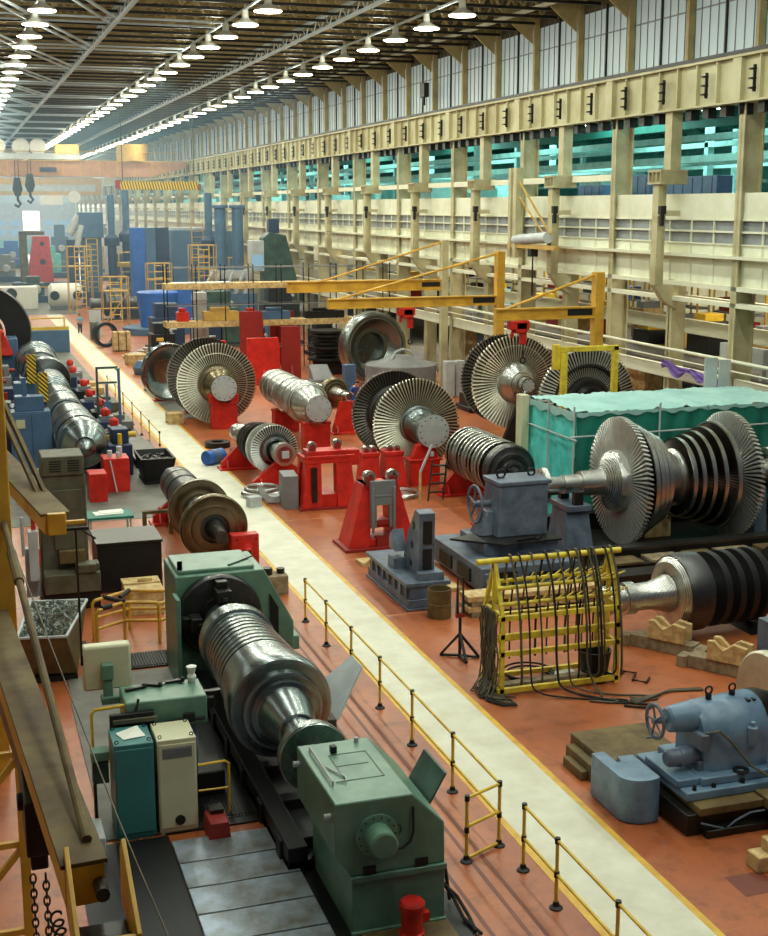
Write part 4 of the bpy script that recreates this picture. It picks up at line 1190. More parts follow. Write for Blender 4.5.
# blue headstock with handwheel in front of the closely wheeled rotor
bh = thing('lathe_headstock', 'grey blue headstock with spoked handwheel before the low pressure rotor flange', 'headstock', (15.85, 35.4, 0))
m = M().box(-2.0, 1.1, -2.2, 1.9, .12, .85).box(-1.9, -.9, -2.25, -2.1, .3, .7)
m.out('base', 'greyblue', bh, bevel=.03)
M().box(-1.6, -.9, -2.26, -2.2, .25, .7).box(-.5, .6, -2.26, -2.2, .25, .62).box(-2.05, -2.0, -1.4, -.4, .25, .65).box(-2.05, -2.0, .1, 1.1, .25, .65).out('pocket', 'black', bh, sm=0)
M().box(-1.4, 1.0, -1.0, 1.0, .85, 1.22).box(-.3, -.26, -1.05, -.98, .85, 1.22).tube((-1.3, -.7, 1.0), (-.8, -.7, 1.0), .2).out('slide', 'greyblue', bh, bevel=.02)
M().hexa([(-2.2, -.2, 1.22), (-.9, -1.4, 1.22), (1.0, -1.2, 1.22), (1.0, 1.1, 1.22), (-2.2, -.2, 1.28), (-.9, -1.4, 1.28), (1.0, -1.2, 1.28), (1.0, 1.1, 1.28)]).out('deck_plate', 'dark', bh)
M().taper((-.85, .8, -.6, .8), (-.7, .85, -.5, .7), 1.28, 2.82).box(-.78, .95, -.55, .75, 2.82, 2.95).taper((-1.3, -.85, -.3, .5), (-.95, -.75, -.1, .4), 1.28, 2.0).out('case', 'greyblue', bh, bevel=.03)
M().lathe([(.8, .4), (1.15, .36), (1.16, .2), (1.5, .18), (1.52, .1), (1.85, .09)], 'x', (0, .9, 2.2), 24).out('spindle', 'steel_dk', bh)
w_ = M().ring((-1.28, .1, 2.2), .56, .045, 'x', 36, 8).lathe([(-1.35, .1), (-.8, .1)], 'x', (0, .1, 2.2), 16)
for i in range(5):
    a = 2 * PI * i / 5 + .3
    w_.tube((-1.28, .1, 2.2), (-1.28, .1 + .55 * math.cos(a), 2.2 + .55 * math.sin(a)), .03, 6)
w_.out('handwheel', 'greyblue', bh)
M().ring((-.45, .1, 3.08), .13, .035, 'y', 18, 6).ring((.6, .2, 3.06), .11, .035, 'y', 18, 6).out('lifting_eye', 'black', bh)
solo(M().box(-.5, .3, -.03, .03, 0, .05).tube((.1, -.15, .03), (.45, .15, .03), .04, 8), 'hand_tool', 'dark', 'dark clamp lying on the deck plate of the handwheel headstock', 'tool', (15.9, 34.32, 1.29), .2)
solo(M().box(-.5, .5, -.18, .18, 0, .16).box(-.5, -.2, -.18, .18, .16, .3).box(.25, .5, -.18, .18, .16, .24), 'iron_bracket', 'black', 'black iron bracket lying left of the handwheel headstock', 'bracket', (14.15, 38.4, 0), .4)
solo(M().lathe([(0, .0), (0, .45), (.1, .4), (.25, .2), (.28, 0)], 'z', (0, 0, 0), 14).box(-.7, .1, -.2, .3, 0, .12), 'white_bag', 'white', 'crumpled white sacking on the floor behind the handwheel', 'bag', (15.5, 39.1, 0))

# ------------------------------------------------------------------ grey tool post sled, can, pallets, boards
tp = thing('tool_post', 'grey blue tool post with tall pierced fin on a ribbed sled', 'tool post', (12.05, 34.3, 0))
tp.scale = (.84, .94, 1.0)
m = M().box(-.72, .72, -1.75, 2.2, .06, .3).box(-.78, .78, -1.8, 2.25, 0, .06)
for i in range(7):
    m.box(-.74, -.68, -1.6 + i * .55, -1.5 + i * .55, .3, .72)
m.box(-.66, .66, -1.7, 2.15, .3, .66).box(-.8, .78, -1.75, 2.2, .66, .78)
m.out('sled', 'greyblue', tp, bevel=.015)
fn = M().prism([(-1.2, .78), (-1.25, 2.62), (-.85, 2.68), (-.2, 1.9), (.35, .78)], 'x', -.14, .42).out('fin', 'greyblue', tp, bevel=.02)
M().prism([(-.9, 1.2), (-1.05, 2.4), (-.95, 2.4), (-.55, 1.2)], 'x', .4, .43).box(.0, .3, -1.27, -1.2, 1.0, 1.6).box(.0, .3, -1.28, -1.2, 1.75, 2.4).tube((-.15, -.75, 2.2), (-.13, -.75, 2.2), .12, 16).tube((-.15, -.6, 1.6), (-.13, -.6, 1.6), .12, 16).tube((-.15, -.5, 1.05), (-.13, -.5, 1.05), .1, 16).out('fin_opening', 'black', fn, sm=0)
M().box(-.6, .1, -.1, .5, .78, 1.1).prism([(-.1, 1.3), (.5, 1.3), (.5, 1.7), (.2, 1.9)], 'x', -.55, -.14).box(.42, .65, -1.5, -.6, .78, .95).box(-.3, .6, -1.6, -1.3, .78, 1.0).out('slide', 'greyblue', tp, bevel=.015)
dc = thing('drum_can', 'rusty open drum can at the near end of the tool post sled', 'can', (12.1, 31.95, 0))
M().lathe([(0, 0), (0, .32), (.04, .33), (.36, .32), (.38, .335), (.4, .32), (.8, .33), (.8, .3), (.06, .29), (.06, 0)], 'z', (0, 0, 0), 30).out('can', 'rust', dc)
M().lathe([(.62, 0), (.63, .29)], 'z', (0, 0, 0), 24).out('contents', 'black', dc)
pp = thing('pallet', 'long yellow timber pallet on the floor behind the yellow hose rack', 'pallet', (14.6, 31.9, 0))
for z in (.0, .3):
    M().box(-1.8, 2.2, -.35, .35, z + .14, z + .28).out('board', 'wood', pp, bevel=.01)
    for x in (-1.7, -.6, .5, 1.7):
        M().box(x, x + .28, -.35, .35, z, z + .14).out('block', 'woodg', pp)
pq = M()
bd0 = None
for i, (x, y, a, z) in enumerate(((13.1, 36.4, .1, 0), (13.12, 35.4, .1, 0), (13.15, 34.4, .08, 0))):
    solo(M().box(-.42, .42, -.36, .36, 0, .1), 'timber_board', 'wood', ('pale timber board farthest in the row right of the tool post', 'pale timber board in the middle of the row right of the tool post', 'pale timber board nearest the can, right of the tool post')[i], 'board', (x, y, z), a, bevel=.01)
solo(M().box(-1.0, 1.0, -.3, .3, 0, .12).prism([(-.9, .12), (-.6, .3), (-.1, .14), (.5, .14), (.9, .32), (1.0, .12)], 'y', -.28, -.2), 'timber_cradle', 'wood', 'pale notched timber cradle before the grey plated roller stand', 'cradle', (12.55, 37.75, 0), .1)
sc = M().box(-2.9, 3.2, -.38, .38, 0, .5)
solo(sc, 'bed_beam', 'dark', 'long dark beam lying behind the yellow timber pallet', 'beam', (17.1, 32.72, 0), 0)

# ------------------------------------------------------------------ black tripod stand
ts = thing('work_stand', 'black forked tripod work stand between the walkway and the yellow hose rack', 'stand', (11.42, 28.7, 0))
M().tube((0, 0, 0), (0, 0, 1.15), .04).out('post', 'black', ts)
for a in (2.6, -.5, -1.6):
    M().bar((0, 0, .62), (.48 * math.cos(a), .48 * math.sin(a), .05), .06).bar((0, 0, .06), (.5 * math.cos(a), .5 * math.sin(a), .04), .07, .05).out('leg', 'black', ts)
for s in (-1, 1):
    M().taper((s * .08 - .03, s * .08 + .03, -.05, .05), (s * .07 - .015, s * .07 + .015, -.01, .01), 1.1, 2.05).out('fork', 'black', ts)
M().box(-.12, .12, -.05, .05, 1.05, 1.15).out('yoke', 'red_dk', ts)

# ------------------------------------------------------------------ yellow hose rack
hr_ = thing('hose_rack', 'yellow A framed rack hung with slings and hoses beside the walkway', 'rack', (11.36, 25.95, 0), 0)
for x in (0, 2.92):
    M().bar((x, 0, 0), (x, 0, 1.9), .1).bar((x, 0, 1.9), (x, .5, 3.05), .09).out('leg', 'yellow2', hr_)
    M().bar((x, 1.0, 0), (x, 1.0, 1.9), .1).bar((x, 1.0, 1.9), (x, .5, 3.05), .09).out('leg', 'yellow2', hr_)
    M().bar((x, .5, 0.1), (x, .5, 3.0), .09).out('centre_post', 'yellow2', hr_)
    M().bar((x, -.02, .12), (x, 1.02, .12), .08).bar((x, 0, 1.9), (x, 1.0, 1.9), .08).bar((x, 0, 1.0), (x, 1, 1.0), .07).out('end_rail', 'yellow2', hr_)
for (y, z) in ((0, .12), (0, 1.0), (0, 1.42), (0, 1.85), (1.0, 1.0), (1.0, .12), (1.0, 1.6)):
    M().box(-.1, 3.02, y - .05, y + .05, z - .05, z + .06).out('rail', 'yellow2', hr_)
for (y, z, r) in ((.5, 3.08, .07), (.22, 2.5, .05), (.78, 2.5, .05), (.1, 2.15, .05)):
    m = M().tube((-.45 if z > 3 else -.05, y, z), (3.2 if z > 3 else 2.95, y, z), r, 12)
    if z < 3:
        for i in range(14):
            m.tube((.2 + i * .2, y, z), (.2 + i * .23, y, z + .14), .02, 6)
    m.out('peg_bar', 'yellow2', hr_)
random.seed(3)
def wpt(x, y, z):
    c, s = 1, 0
    x *= .74
    return (11.36 + c * x - s * y, 25.95 + s * x + c * y, z)
ends = [(2.2, -.9), (2.5, -1.0), (2.9, -1.2), (3.0, -1.4), (3.5, -1.0), (3.9, -.9)]
for i in range(13):
    x = [.5, .8, 1.2, 1.7, 2.1, 2.45, 2.75, 2.85, 3.15, 3.25, 3.35, 3.75, 3.95][i]
    p = [wpt(x + .05, 1.0, .5), wpt(x + .02, .95, 1.5), wpt(x, .75, 2.6), wpt(x, .6, 3.1), wpt(x, .5, 3.19), wpt(x, .4, 3.1), wpt(x + .03, .1, 2.5), wpt(x + .05, -.1, 1.6), wpt(x + .1, -.14, .6)]
    where = 'loop'
    if i in (1, 3, 4, 6):
        ex, ey = ends[i % 6]
        p += [wpt(x + .25, -.3, .12), wpt((x + ex) / 2 + .5, (ey - .3) / 2 - .1, .03), wpt(ex + .6, ey, .03), wpt(ex + 1.0, ey - .2, .03), wpt(ex + .8, ey - .32, .03), wpt(ex + .2, ey - .05, .03)]
        lbl = 'lifting sling over the yellow rack with its end trailing on the floor'
        grp = 'slings trailing from the yellow rack'
    elif i in (8, 9, 10, 11):
        p += [wpt(x + .1, -.1, .3), wpt(x, 0.1, .2), wpt(x - .05, .4, .3)]
        lbl = 'black hose over the right end of the yellow rack, looped above the black bin'
        grp = 'hoses at the right end of the yellow rack'
    else:
        p += [wpt(x + .12, -.1, .25)]
        lbl = 'sling hanging short over the yellow rack, clear of the floor'
        grp = 'short slings on the yellow rack'
    # smooth the poly line
    q = []
    for a in range(len(p) - 1):
        A, Bv = Vector(p[max(a - 1, 0)]), Vector(p[a])
        Cv, D = Vector(p[a + 1]), Vector(p[min(a + 2, len(p) - 1)])
        for k in range(5):
            t = k / 5
            q.append(.5 * ((2 * Bv) + (Cv - A) * t + (2 * A - 5 * Bv + 4 * Cv - D) * t * t + (3 * Bv - A - 3 * Cv + D) * t ** 3))
    q.append(Vector(p[-1]))
    for v in q:
        v.z = max(v.z, .025)
    solo(M().path(q, .022 if i % 3 else .028, 6), 'lifting_sling', 'rubber' if i % 2 else 'rope', lbl, 'sling', group=grp)
rp = M()
for i in range(26):
    y = random.uniform(0, .9)
    x = -.12 - random.uniform(0, .14)
    pts = [wpt(x, y, 1.95)]
    for k in range(5):
        pts.append(wpt(x + random.uniform(-.1, .05), y + random.uniform(-.12, .12), 1.6 - k * .33))
    pts += [wpt(x - .25 - random.random() * .3, y - .2, .05), wpt(x - .1 + random.random() * .6, y - .6, .04)]
    rp.path(pts, .02, 5)
solo(rp, 'rope_bundle', 'rope', 'tangled bundle of worn ropes on the left end of the yellow rack', 'ropes')
solo(M().lathe([(0, 0), (0, .3), (.7, .4), (.7, .36), (.1, .27), (.1, 0)], 'z', (0, 0, 0), 24), 'black_bin', 'black', 'black round bin standing inside the right end of the yellow rack', 'bin', wpt(3.5, .45, 0), 0)
solo(M().box(-1.2, 1.2, -.12, .12, 0, .18).tube((-1.3, 0, .1), (-1.15, 0, .1), .1), 'timber_beam', 'woodg', 'weathered timber beam on the floor inside the yellow rack', 'timber', wpt(1.6, .35, 0), .04)
lp_ = M()
for k in range(3):
    lp_.ring((0, .05 * k, .03 + .05 * k), .5 + .05 * k, .025, 'z', 30, 6)
solo(lp_, 'coiled_hose', 'rubber', 'black hose coiled on the floor within the yellow rack', 'hose', wpt(1.5, .85, 0.02))
solo(M().path([wpt(4.2, .2, .04), wpt(4.6, .5, .04), wpt(4.9, .3, .04), wpt(4.5, -.1, .04), wpt(4.8, -.35, .04), wpt(5.1, -.1, .04)], .03), 'loose_hose', 'rubber', 'black hose wriggling on the floor right of the yellow rack', 'hose')
solo(M().path([wpt(-.6, -.2, .04), wpt(-.3, -.6, .04), wpt(.1, -.7, .04), wpt(.1, -.4, .05), wpt(-.4, -.3, .06), wpt(-.7, .1, .05), wpt(-.2, .1, .05)], .03), 'loose_hose', 'rubber', 'dark hose loop on the floor at the left foot of the yellow rack', 'hose')
sh_ = M()
for k in range(5):
    o = .06 * k
    sh_.path([wpt(3.6, -1.2 - o, .03), wpt(4.4, -1.1 - o * .6, .03 + .01 * k), wpt(5.2, -1.0 + o * .4, .03), wpt(6.2, -1.15 + o * .5, .03)], .022)
solo(sh_, 'sling_bundle', 'rope', 'bundle of grey slings laid straight on the floor right of the rack', 'slings')
solo(M().hexa([(-.4, -.3, 0), (.4, -.2, 0), (.3, .3, 0), (-.3, .3, 0), (-.4, -.3, .03), (.4, -.2, .03), (.3, .3, .1), (-.3, .3, .05)]), 'white_sheet', 'white', 'white paper sheet on the floor inside the yellow rack', 'paper', wpt(2.6, .8, 0))

# ------------------------------------------------------------------ timber cradles before the dark rotor
def cradle(label, loc, rz):
    t = thing('timber_cradle', label, 'cradle', loc, rz)
    M().box(-.85, .85, -.22, .22, 0, .32).box(-1.1, -.85, -.3, .1, 0, .28).box(.8, 1.15, -.25, .25, 0, .26).out('beam', 'woodg', t, bevel=.015)
    for y in (-.26, .12):
        M().prism([(-.35, .32), (-.35, .78), (-.2, .8), (.05, .6), (.3, .8), (.62, .75), (.62, .32)], 'y', y, y + .14).out('notched_plank', 'wood', t, bevel=.01)
    M().box(-.3, .1, -.12, .12, .32, .58).out('wedge', 'wood', t, bevel=.01)
    return t
cradle('weathered timber cradle nearer the dark rotor, left of the pair', (16.55, 27.6, 0), -.95)
cradle('weathered timber cradle nearer the right edge, right of the pair', (17.1, 25.75, 0), -.95)
for x, l in ((19.8, 'dark timber crib hidden under the left wheels of the dark rotor'), (23.2, 'dark timber crib under the right end of the dark rotor')):
    solo(M().taper((-.5, .5, -.7, .7), (-.4, .4, -.3, .3), 0, .2 if x < 21 else .64), 'timber_crib', 'dark', l, 'crib', (x, 28.6, 0))
solo(M().box(-.5, .5, -.5, .5, 0, 1.3).box(-.45, .45, -.52, -.5, .1, 1.2), 'machine_box', 'greyblue', 'grey green machine box cut by the right edge, behind the blue motor', 'box', (18.45, 25.2, 0), 0, bevel=.03)

# ------------------------------------------------------------------ blue headstock at lower right
bm_ = thing('spindle_headstock', 'light blue rounded headstock with small handwheel on brown slides', 'headstock', (13, 19.8, 0))
ar = [(-.62, .88)]
for i in range(13):
    a = PI - PI * i / 12
    ar.append((.62 * math.cos(a) * (1.0), 1.45 + .62 * math.sin(a)))
ar.append((.62, .88))
m = M()
def arch(x, k, dz):
    return [m.bm.verts.new((x, y * k, .88 + (z - .88) * dz)) for y, z in ar]
rg = [arch(-.5, .8, .9), arch(-.35, .95, .97), arch(.75, 1.0, 1.03), arch(.8, .97, 1.0)]
for A, Bq in zip(rg, rg[1:]):
    for k in range(len(A) - 1):
        m.bm.faces.new((A[k], A[k + 1], Bq[k + 1], Bq[k]))
m.bm.faces.new(rg[0])
m.bm.faces.new(rg[-1][::-1])
m.out('case', 'blue', bm_, sm=40)
M().lathe([(-1.02, .0), (-1.02, .2), (-.98, .24), (-.45, .3)], 'x', (0, 0, 1.75), 28).out('boss', 'blue', bm_)
w_ = M().ring((-1.25, 0, 1.75), .31, .035, 'x', 32, 8).lathe([(-1.3, .06), (-1.0, .06)], 'x', (0, 0, 1.75), 12).tube((-1.25, .0, 1.44), (-1.42, 0, 1.44), .02)
for i in range(5):
    a = 2 * PI * i / 5
    w_.tube((-1.25, 0, 1.75), (-1.25, .3 * math.cos(a), 1.75 + .3 * math.sin(a)), .022, 6)
w_.out('handwheel', 'greyblue', bm_)
M().lathe([(.78, .34), (.95, .34), (1.2, .26), (1.22, .08), (1.5, .06)], 'x', (0, .1, 1.75), 28).out('nose', 'dark', bm_)
e = M()
for x in (-.15, .35):
    e.ring((x, 0, 2.22), .07, .02, 'y', 16, 6).tube((x, 0, 2.05), (x, 0, 2.15), .06)
e.out('lifting_eye', 'black', bm_)
M().box(.5, .56, -.3, -.1, 2.0, 2.06).box(.62, .68, -.3, -.1, 2.0, 2.06).out('slot', 'black', bm_)
M().lathe([(1.25, .02), (1.32, .08), (1.66, .1), (1.7, .0)], 'z', (.42, -.62, 0), 16).tube((.42, -.62, 1.7), (.42, -.62, 1.76), .05).out('plug', 'blue', bm_)
M().lathe([(-1.15, 0), (-1.15, .12), (-1.1, .16), (-.9, .17), (-.88, .19), (-.5, .17)], 'x', (0, -.25, 1.1), 24).out('feed_motor', 'greyblue', bm_)
M().box(-.62, -.45, -.6, -.3, 1.3, 1.6).box(-.6, -.4, -.5, -.3, .85, 1.05).box(.75, .95, -.8, -.66, .86, .96).out('junction_box', 'greyblue', bm_, bevel=.015)
M().box(-1.1, 1.65, -.95, .9, .55, .72).box(-.7, 1.65, -.8, .8, .72, .88).box(-1.15, -.6, -.7, .5, .72, .86).out('base', 'blue', bm_, bevel=.025)
b_ = M()
for x in (-.9, -.5, .1, .7):
    b_.tube((x, -.86, .72), (x, -.86, .8), .04, 8)
b_.ring((.15, -.72, .9), .12, .035, 'z', 18, 6)
b_.out('bolt', 'black', bm_)
M().box(-1.0, .3, -1.25, 1.1, .4, .55).box(.3, 1.7, -1.6, 1.1, .4, .6).box(.5, 2.2, -1.9, -1.5, .15, .35).out('slide_plate', 'rust', bm_, bevel=.015)
M().box(-1.2, 1.7, -1.15, 1.2, 0, .4).box(-.9, .5, -1.35, -1.1, .0, .15).out('underbase', 'dark', bm_, bevel=.02)
M().path([(-.5, -.5, 1.6), (-.3, -.66, 1.68), (-.1, -.7, 1.5), (.3, -.8, 1.0), (.7, -1.1, .75), (1.4, -1.6, .63)], .028).out('conduit', 'olive', bm_)
M().path([(-1.0, -1.3, .3), (-.5, -1.3, .12), (-.3, -1.3, .25), (0, -1.3, .36), (.3, -1.3, .36)], .02).out('pipe', 'greyblue', bm_)
fd = thing('face_disc', 'large tan plain disc cut by the right edge, behind the blue headstock', 'disc', (15.5, 21.75, 0))
M().lathe([(-.1, .0), (-.1, .95), (-.06, 1.0), (.1, 1.0), (.1, 0)], 'x', (0, 0, 1.0), 56).out('disc', 'blade_tan', fd)
M().prism([(.32, 0), (.75, 0), (.75, .2)], 'x', -.2, .2).out('chock', 'wood', fd)
M().prism([(-.32, 0), (-.75, 0), (-.75, .2)], 'x', -.2, .2).out('chock', 'wood', fd)
gco = [(.42, .6), (.05, .62), (.0, .35), (-.1, .34), (-.12, .95), (-.42, .95), (-.42, -.3)]
for q in range(1, 10):
    a = PI + PI / 2 * q / 9
    gco.append((.1 + .52 * math.cos(a), -.3 + .42 * math.sin(a)))
gco += [(.3, -.7), (.42, -.62)]
cg_ = thing('gear_cover', 'curved grey blue cover box on the red floor by the walkway', 'cover', (11.3, 19.9, 0))
cg_.scale = (.84, .84, .9)
gm = M().prism(gco, 'z', .03, .95)
bmesh.ops.triangulate(gm.bm, faces=[f for f in gm.bm.faces if len(f.verts) > 4])
gm.out('cover', 'blue', cg_)
M().box(-.4, .4, -.4, .9, 0, .03).out('skirt', 'black', cg_)
st_ = thing('slide_block', 'stepped dark brown slide block behind the curved blue cover', 'block', (12.2, 21.6, 0))
M().box(-.8, .9, -.6, .9, 0, .5).box(-1.0, -.8, -.4, .7, 0, .35).box(-1.15, -1.0, -.3, .5, 0, .2).out('block', 'rust', st_, bevel=.02)
wb = thing('timber_crib', 'stack of timber blocks cut by the lower right edge', 'crib', (13.0, 17.3, 0))
M().box(-.75, .4, -.18, .18, 0, .28).out('block', 'wood', wb, bevel=.02)
M().box(-.5, .4, -.2, .15, .28, .5).out('block', 'wood', wb, bevel=.02)
M().box(-.25, .4, -.1, .3, .5, .85).out('block', 'wood', wb, bevel=.02)
M().box(-.2, .6, -.6, -.2, 0, .25).out('block', 'wood', wb, bevel=.02)
struct(M().box(11.65, 12.35, 16.55, 17.2, 0, .004), 'trim_11', 'groove', sm=0)
# ------------------------------------------------------------------ left of the walkway, middle distance
bk = thing('storage_box', 'large black box with grey top beside the olive machine cabinet', 'box', (4.4, 37, 0))
M().box(-.92, .92, 0, 1.7, 0, 1.42).out('body', 'black', bk, bevel=.02)
M().box(-.96, .96, -.04, 1.75, 1.42, 1.5).out('lid', 'dark', bk, bevel=.01)
wbx = thing('timber_box', 'pale timber box with lid before the large black box', 'box', (4.5, 35.2, 0))
M().box(-.5, .5, -.6, .7, 0, .62).out('body', 'wood', wbx, bevel=.01)
M().box(-.52, .52, -.62, .1, .62, .68).box(-.52, .52, .12, .72, .62, .72).box(-.1, .3, .2, .32, .72, .82).out('lid', 'wood', wbx, bevel=.01)
yg = thing('loop_guard', 'low yellow hooped guard frame with black padding before the timber box', 'guard', (2.9, 31.9, 0))
for (x0, y0, x1, y1) in ((0, 0, .75, .5), (.75, .5, 1.6, .25), (0, .9, 1.0, 1.5), (1.0, 1.5, 2.0, 1.2)):
    M().path([(x0, y0, 0), (x0, y0, 1.0), (x0 + .05, y0, 1.08), (x1 - .05, y1, 1.08), (x1, y1, 1.0), (x1, y1, 0)], .045).tube((x0, y0, .6), (x1, y1, .6), .04).out('hoop', 'amber', yg)
M().path([(1.6, .25, 1.05), (2.0, .4, 1.05), (2.1, .8, 1.05), (2.0, 1.2, 1.05)], .04).path([(1.6, .25, .6), (2.0, .4, .6), (2.1, .8, .6), (2.0, 1.2, .6)], .04).out('curved_rail', 'amber', yg)
M().tube((.15, .1, 1.1), (.4, .27, 1.1), .07).tube((.75, .5, 1.1), (.3, 1.1, 1.1), .06).tube((1.0, 1.5, 1.1), (.7, .9, 1.1), .06).out('padding', 'rubber', yg)
sw = thing('swarf_skip', 'dark tipping skip heaped with bright metal swarf near the amber boom', 'skip', (1.75, 31.0, 0))
m = M().hexa([(-.55, -.7, .15), (.5, -.9, .15), (.6, .6, .15), (-.5, .8, .15), (-.85, -1.1, 1.2), (.25, -1.3, 1.2), (.95, 1.0, 1.35), (-.4, 1.25, 1.35)])
m.out('body', 'rust', sw, bevel=.02)
M().box(-.6, .5, -.9, .7, 0, .12).box(.3, .8, -.3, .1, .5, .6).out('skid', 'black', sw)
M().bar((-.85, -1.1, 1.22), (.25, -1.3, 1.22), .05).bar((.25, -1.3, 1.22), (.95, 1.0, 1.37), .05).bar((.95, 1.0, 1.37), (-.4, 1.25, 1.37), .05).bar((-.4, 1.25, 1.37), (-.85, -1.1, 1.22), .05).out('rim', 'lgrey', sw)
random.seed(11)
m = M()
for i in range(900):
    u, v = random.random(), random.random()
    A = Vector((-.8, -1.05, 1.2)).lerp(Vector((.22, -1.22, 1.2)), u)
    Bv = Vector((-.37, 1.2, 1.35)).lerp(Vector((.9, .95, 1.35)), u)
    p = A.lerp(Bv, v) + Vector((0, 0, .02 + .12 * math.sin(PI * u) * math.sin(PI * v)))
    d = Vector((random.uniform(-1, 1), random.uniform(-1, 1), random.uniform(-.3, .8))).normalized() * random.uniform(.03, .07)
    m.bar(p - d, p + d, .03, .008)
m.out('swarf', 'swarf', sw, kind='stuff')
cn = thing('machine_cabinet', 'tall olive machine tool column with vented head behind the short amber jib', 'machine', (2.55, 36.3, 0))
M().box(-.65, .62, 0, 1.3, .0, 3.7).out('column', 'olive', cn, bevel=.03)
M().box(-.55, .6, -.05, 1.2, 3.7, 4.25).out('vent_head', 'olive', cn, bevel=.03)
v = M()
for x in (-.35, .15):
    for i in range(5):
        v.box(x, x + .32, -.06, -.045, 3.82 + i * .07, 3.85 + i * .07)
v.out('vent_slot', 'black', cn, sm=0)
M().box(-.3, .5, -.06, 0, 1.6, 3.3).out('door', 'olive', cn, bevel=.015)
M().box(-.2, .5, -.3, -.06, 1.25, 1.6).out('nameplate_box', 'rust', cn, bevel=.01)
M().box(-.7, .84, -.6, 1.5, 0, .5).out('plinth', 'black', cn)
M().box(-.65, .86, -.7, .2, .5, 1.05).box(.3, .86, -.5, -.05, 1.05, 1.25).box(.2, .75, -.75, -.4, 1.05, 1.3).out('table', 'olive', cn, bevel=.03)
M().box(-1.0, -.75, -.2, .2, .8, 2.2).tube((-1.15, 0, 1.5), (-1.15, 0, 2.6), .05).box(-1.1, -.7, .3, .6, .2, 1.6).out('side_gear', 'lgrey', cn)
M().tube((-.85, .1, 1.9), (-.85, .1, 2.7), .06).tube((-.78, -.1, 1.2), (-.78, -.1, 1.7), .07).out('red_hose', 'red', cn)
gt = thing('work_table', 'light work table with green cloth top beside the red boxes', 'table', (4.5, 43.2, 0))
M().box(-.75, .75, -.55, .55, .84, .92).out('tabletop', 'tarp_g', gt)
for x in (-.65, .65):
    for y in (-.45, .45):
        M().box(x - .03, x + .03, y - .03, y + .03, 0, .84).out('leg', 'lgrey', gt)
M().box(-.65, .65, -.47, -.43, .2, .24).box(-.65, .65, .43, .47, .2, .24).out('stretcher', 'lgrey', gt)
solo(M().box(-.5, .45, -.25, .3, 0, .02).box(-.3, .5, -.1, .35, .02, .04), 'drawing_sheet', 'white', 'white drawings spread on the green topped table', 'paper', (4.5, 43.25, .92), .1)
solo(M().box(-.32, .35, -.4, .6, 0, 1.1), 'red_box', 'red', 'lower red box under the tail of the polished rotor, left of the taller red one', 'box', (4.75, 49.5, 0), 0, bevel=.02)
t = thing('red_box', 'taller red box with taps on top beside the polished rotor end', 'box', (5.65, 51.2, 0))
M().box(-.5, .5, -.5, .6, 0, 1.35).out('body', 'red', t, bevel=.02)
M().tube((-.2, 0, 1.35), (-.2, 0, 1.6), .1).tube((.2, .2, 1.35), (.2, .2, 1.7), .12).tube((.1, -.2, 1.35), (.1, -.2, 1.55), .08).out('tap', 'lgrey', t)
M().tube((-.25, -.55, 1.3), (-.05, -.75, .05), .03).out('lever', 'lgrey', t)
bn = thing('open_bin', 'black tapered open bin with dark scrap on the lathe side of the walkway', 'bin', (7.4, 52.6, 0))
m = M()
for (x0, x1, y0, y1, a, b) in ((-.7, -.62, -1.2, 1.2, 0, 0), (.62, .7, -1.2, 1.2, 0, 0), (-.7, .7, -1.2, -1.12, 0, 0), (-.7, .7, 1.12, 1.2, 0, 0)):
    k = .72
    m.hexa([(x0 * k, y0 * k, .12), (x1 * k, y0 * k, .12), (x1 * k, y1 * k, .12), (x0 * k, y1 * k, .12), (x0, y0, 1.1), (x1, y0, 1.1), (x1, y1, 1.1), (x0, y1, 1.1)])
m.box(-.55, .55, -.9, .9, 0, .14)
m.out('body', 'black', bn, sm=0)
m = M()
for i in range(160):
    x, y = random.uniform(-.55, .55), random.uniform(-1, 1)
    m.box(x - .06, x + .06, y - .05, y + .05, .6, .78 + random.random() * .2)
m.out('scrap', 'dark', bn, sm=0, kind='stuff')
dt = thing('dark_platform', 'low dark steel platform left of the walkway past the open bin', 'platform', (7.55, 57.5, 0))
M().box(-.6, .6, -2.4, 2.4, .3, .42).out('deck', 'dark', dt, bevel=.01)
M().box(-.55, .55, -2.3, -2.1, 0, .3).box(-.55, .55, 2.1, 2.3, 0, .3).out('bearer', 'black', dt)
ft = thing('trestle', 'small rusty steel trestle beside the rear drum of the bronzed disc rotor', 'trestle', (6.15, 43.5, 0))
M().box(-.5, .5, -.1, .1, .75, .85).out('beam', 'rust', ft)
M().box(-.5, -.38, -.1, .1, 0, .75).out('leg', 'rust', ft)
M().box(.38, .5, -.1, .1, 0, .75).out('leg', 'rust', ft)
bc = thing('control_cabinet', 'grey blue double door cabinet beside the polished rotor line', 'cabinet', (2.68, 54, 0))
M().box(-.78, .78, 0, 1.0, 0, 2.85).out('body', 'slate', bc, bevel=.02)
M().box(-.74, -.02, -.03, 0, .1, 2.78).out('door', 'slate', bc, bevel=.01)
M().box(.02, .74, -.03, 0, .1, 2.78).out('door', 'slate', bc, bevel=.01)
M().box(-.6, -.25, -.06, -.03, 2.2, 2.55).out('plate', 'cream', bc)
M().box(-.6, .55, .2, .9, 2.85, 3.45).box(-.3, -.1, .4, .6, 3.45, 4.2).out('top_box', 'slate', bc, bevel=.02)
for x, z, lb in ((2.95, 3.6, 'farther hazard striped board above the blue carriage, left'), (3.35, 2.9, 'nearer hazard striped board above the blue carriage')):
    solo(M().box(-.2, .2, -.03, .03, 0, 1.25), 'hazard_board', 'hazard', lb, 'board', (x, 57.5 - z * .1 + (3.6 - z) * -1.2, z), .2)
cl_ = thing('rotor_carriage', 'blue carriage block carrying the hazard striped boards', 'carriage', (2.9, 57.8, 0))
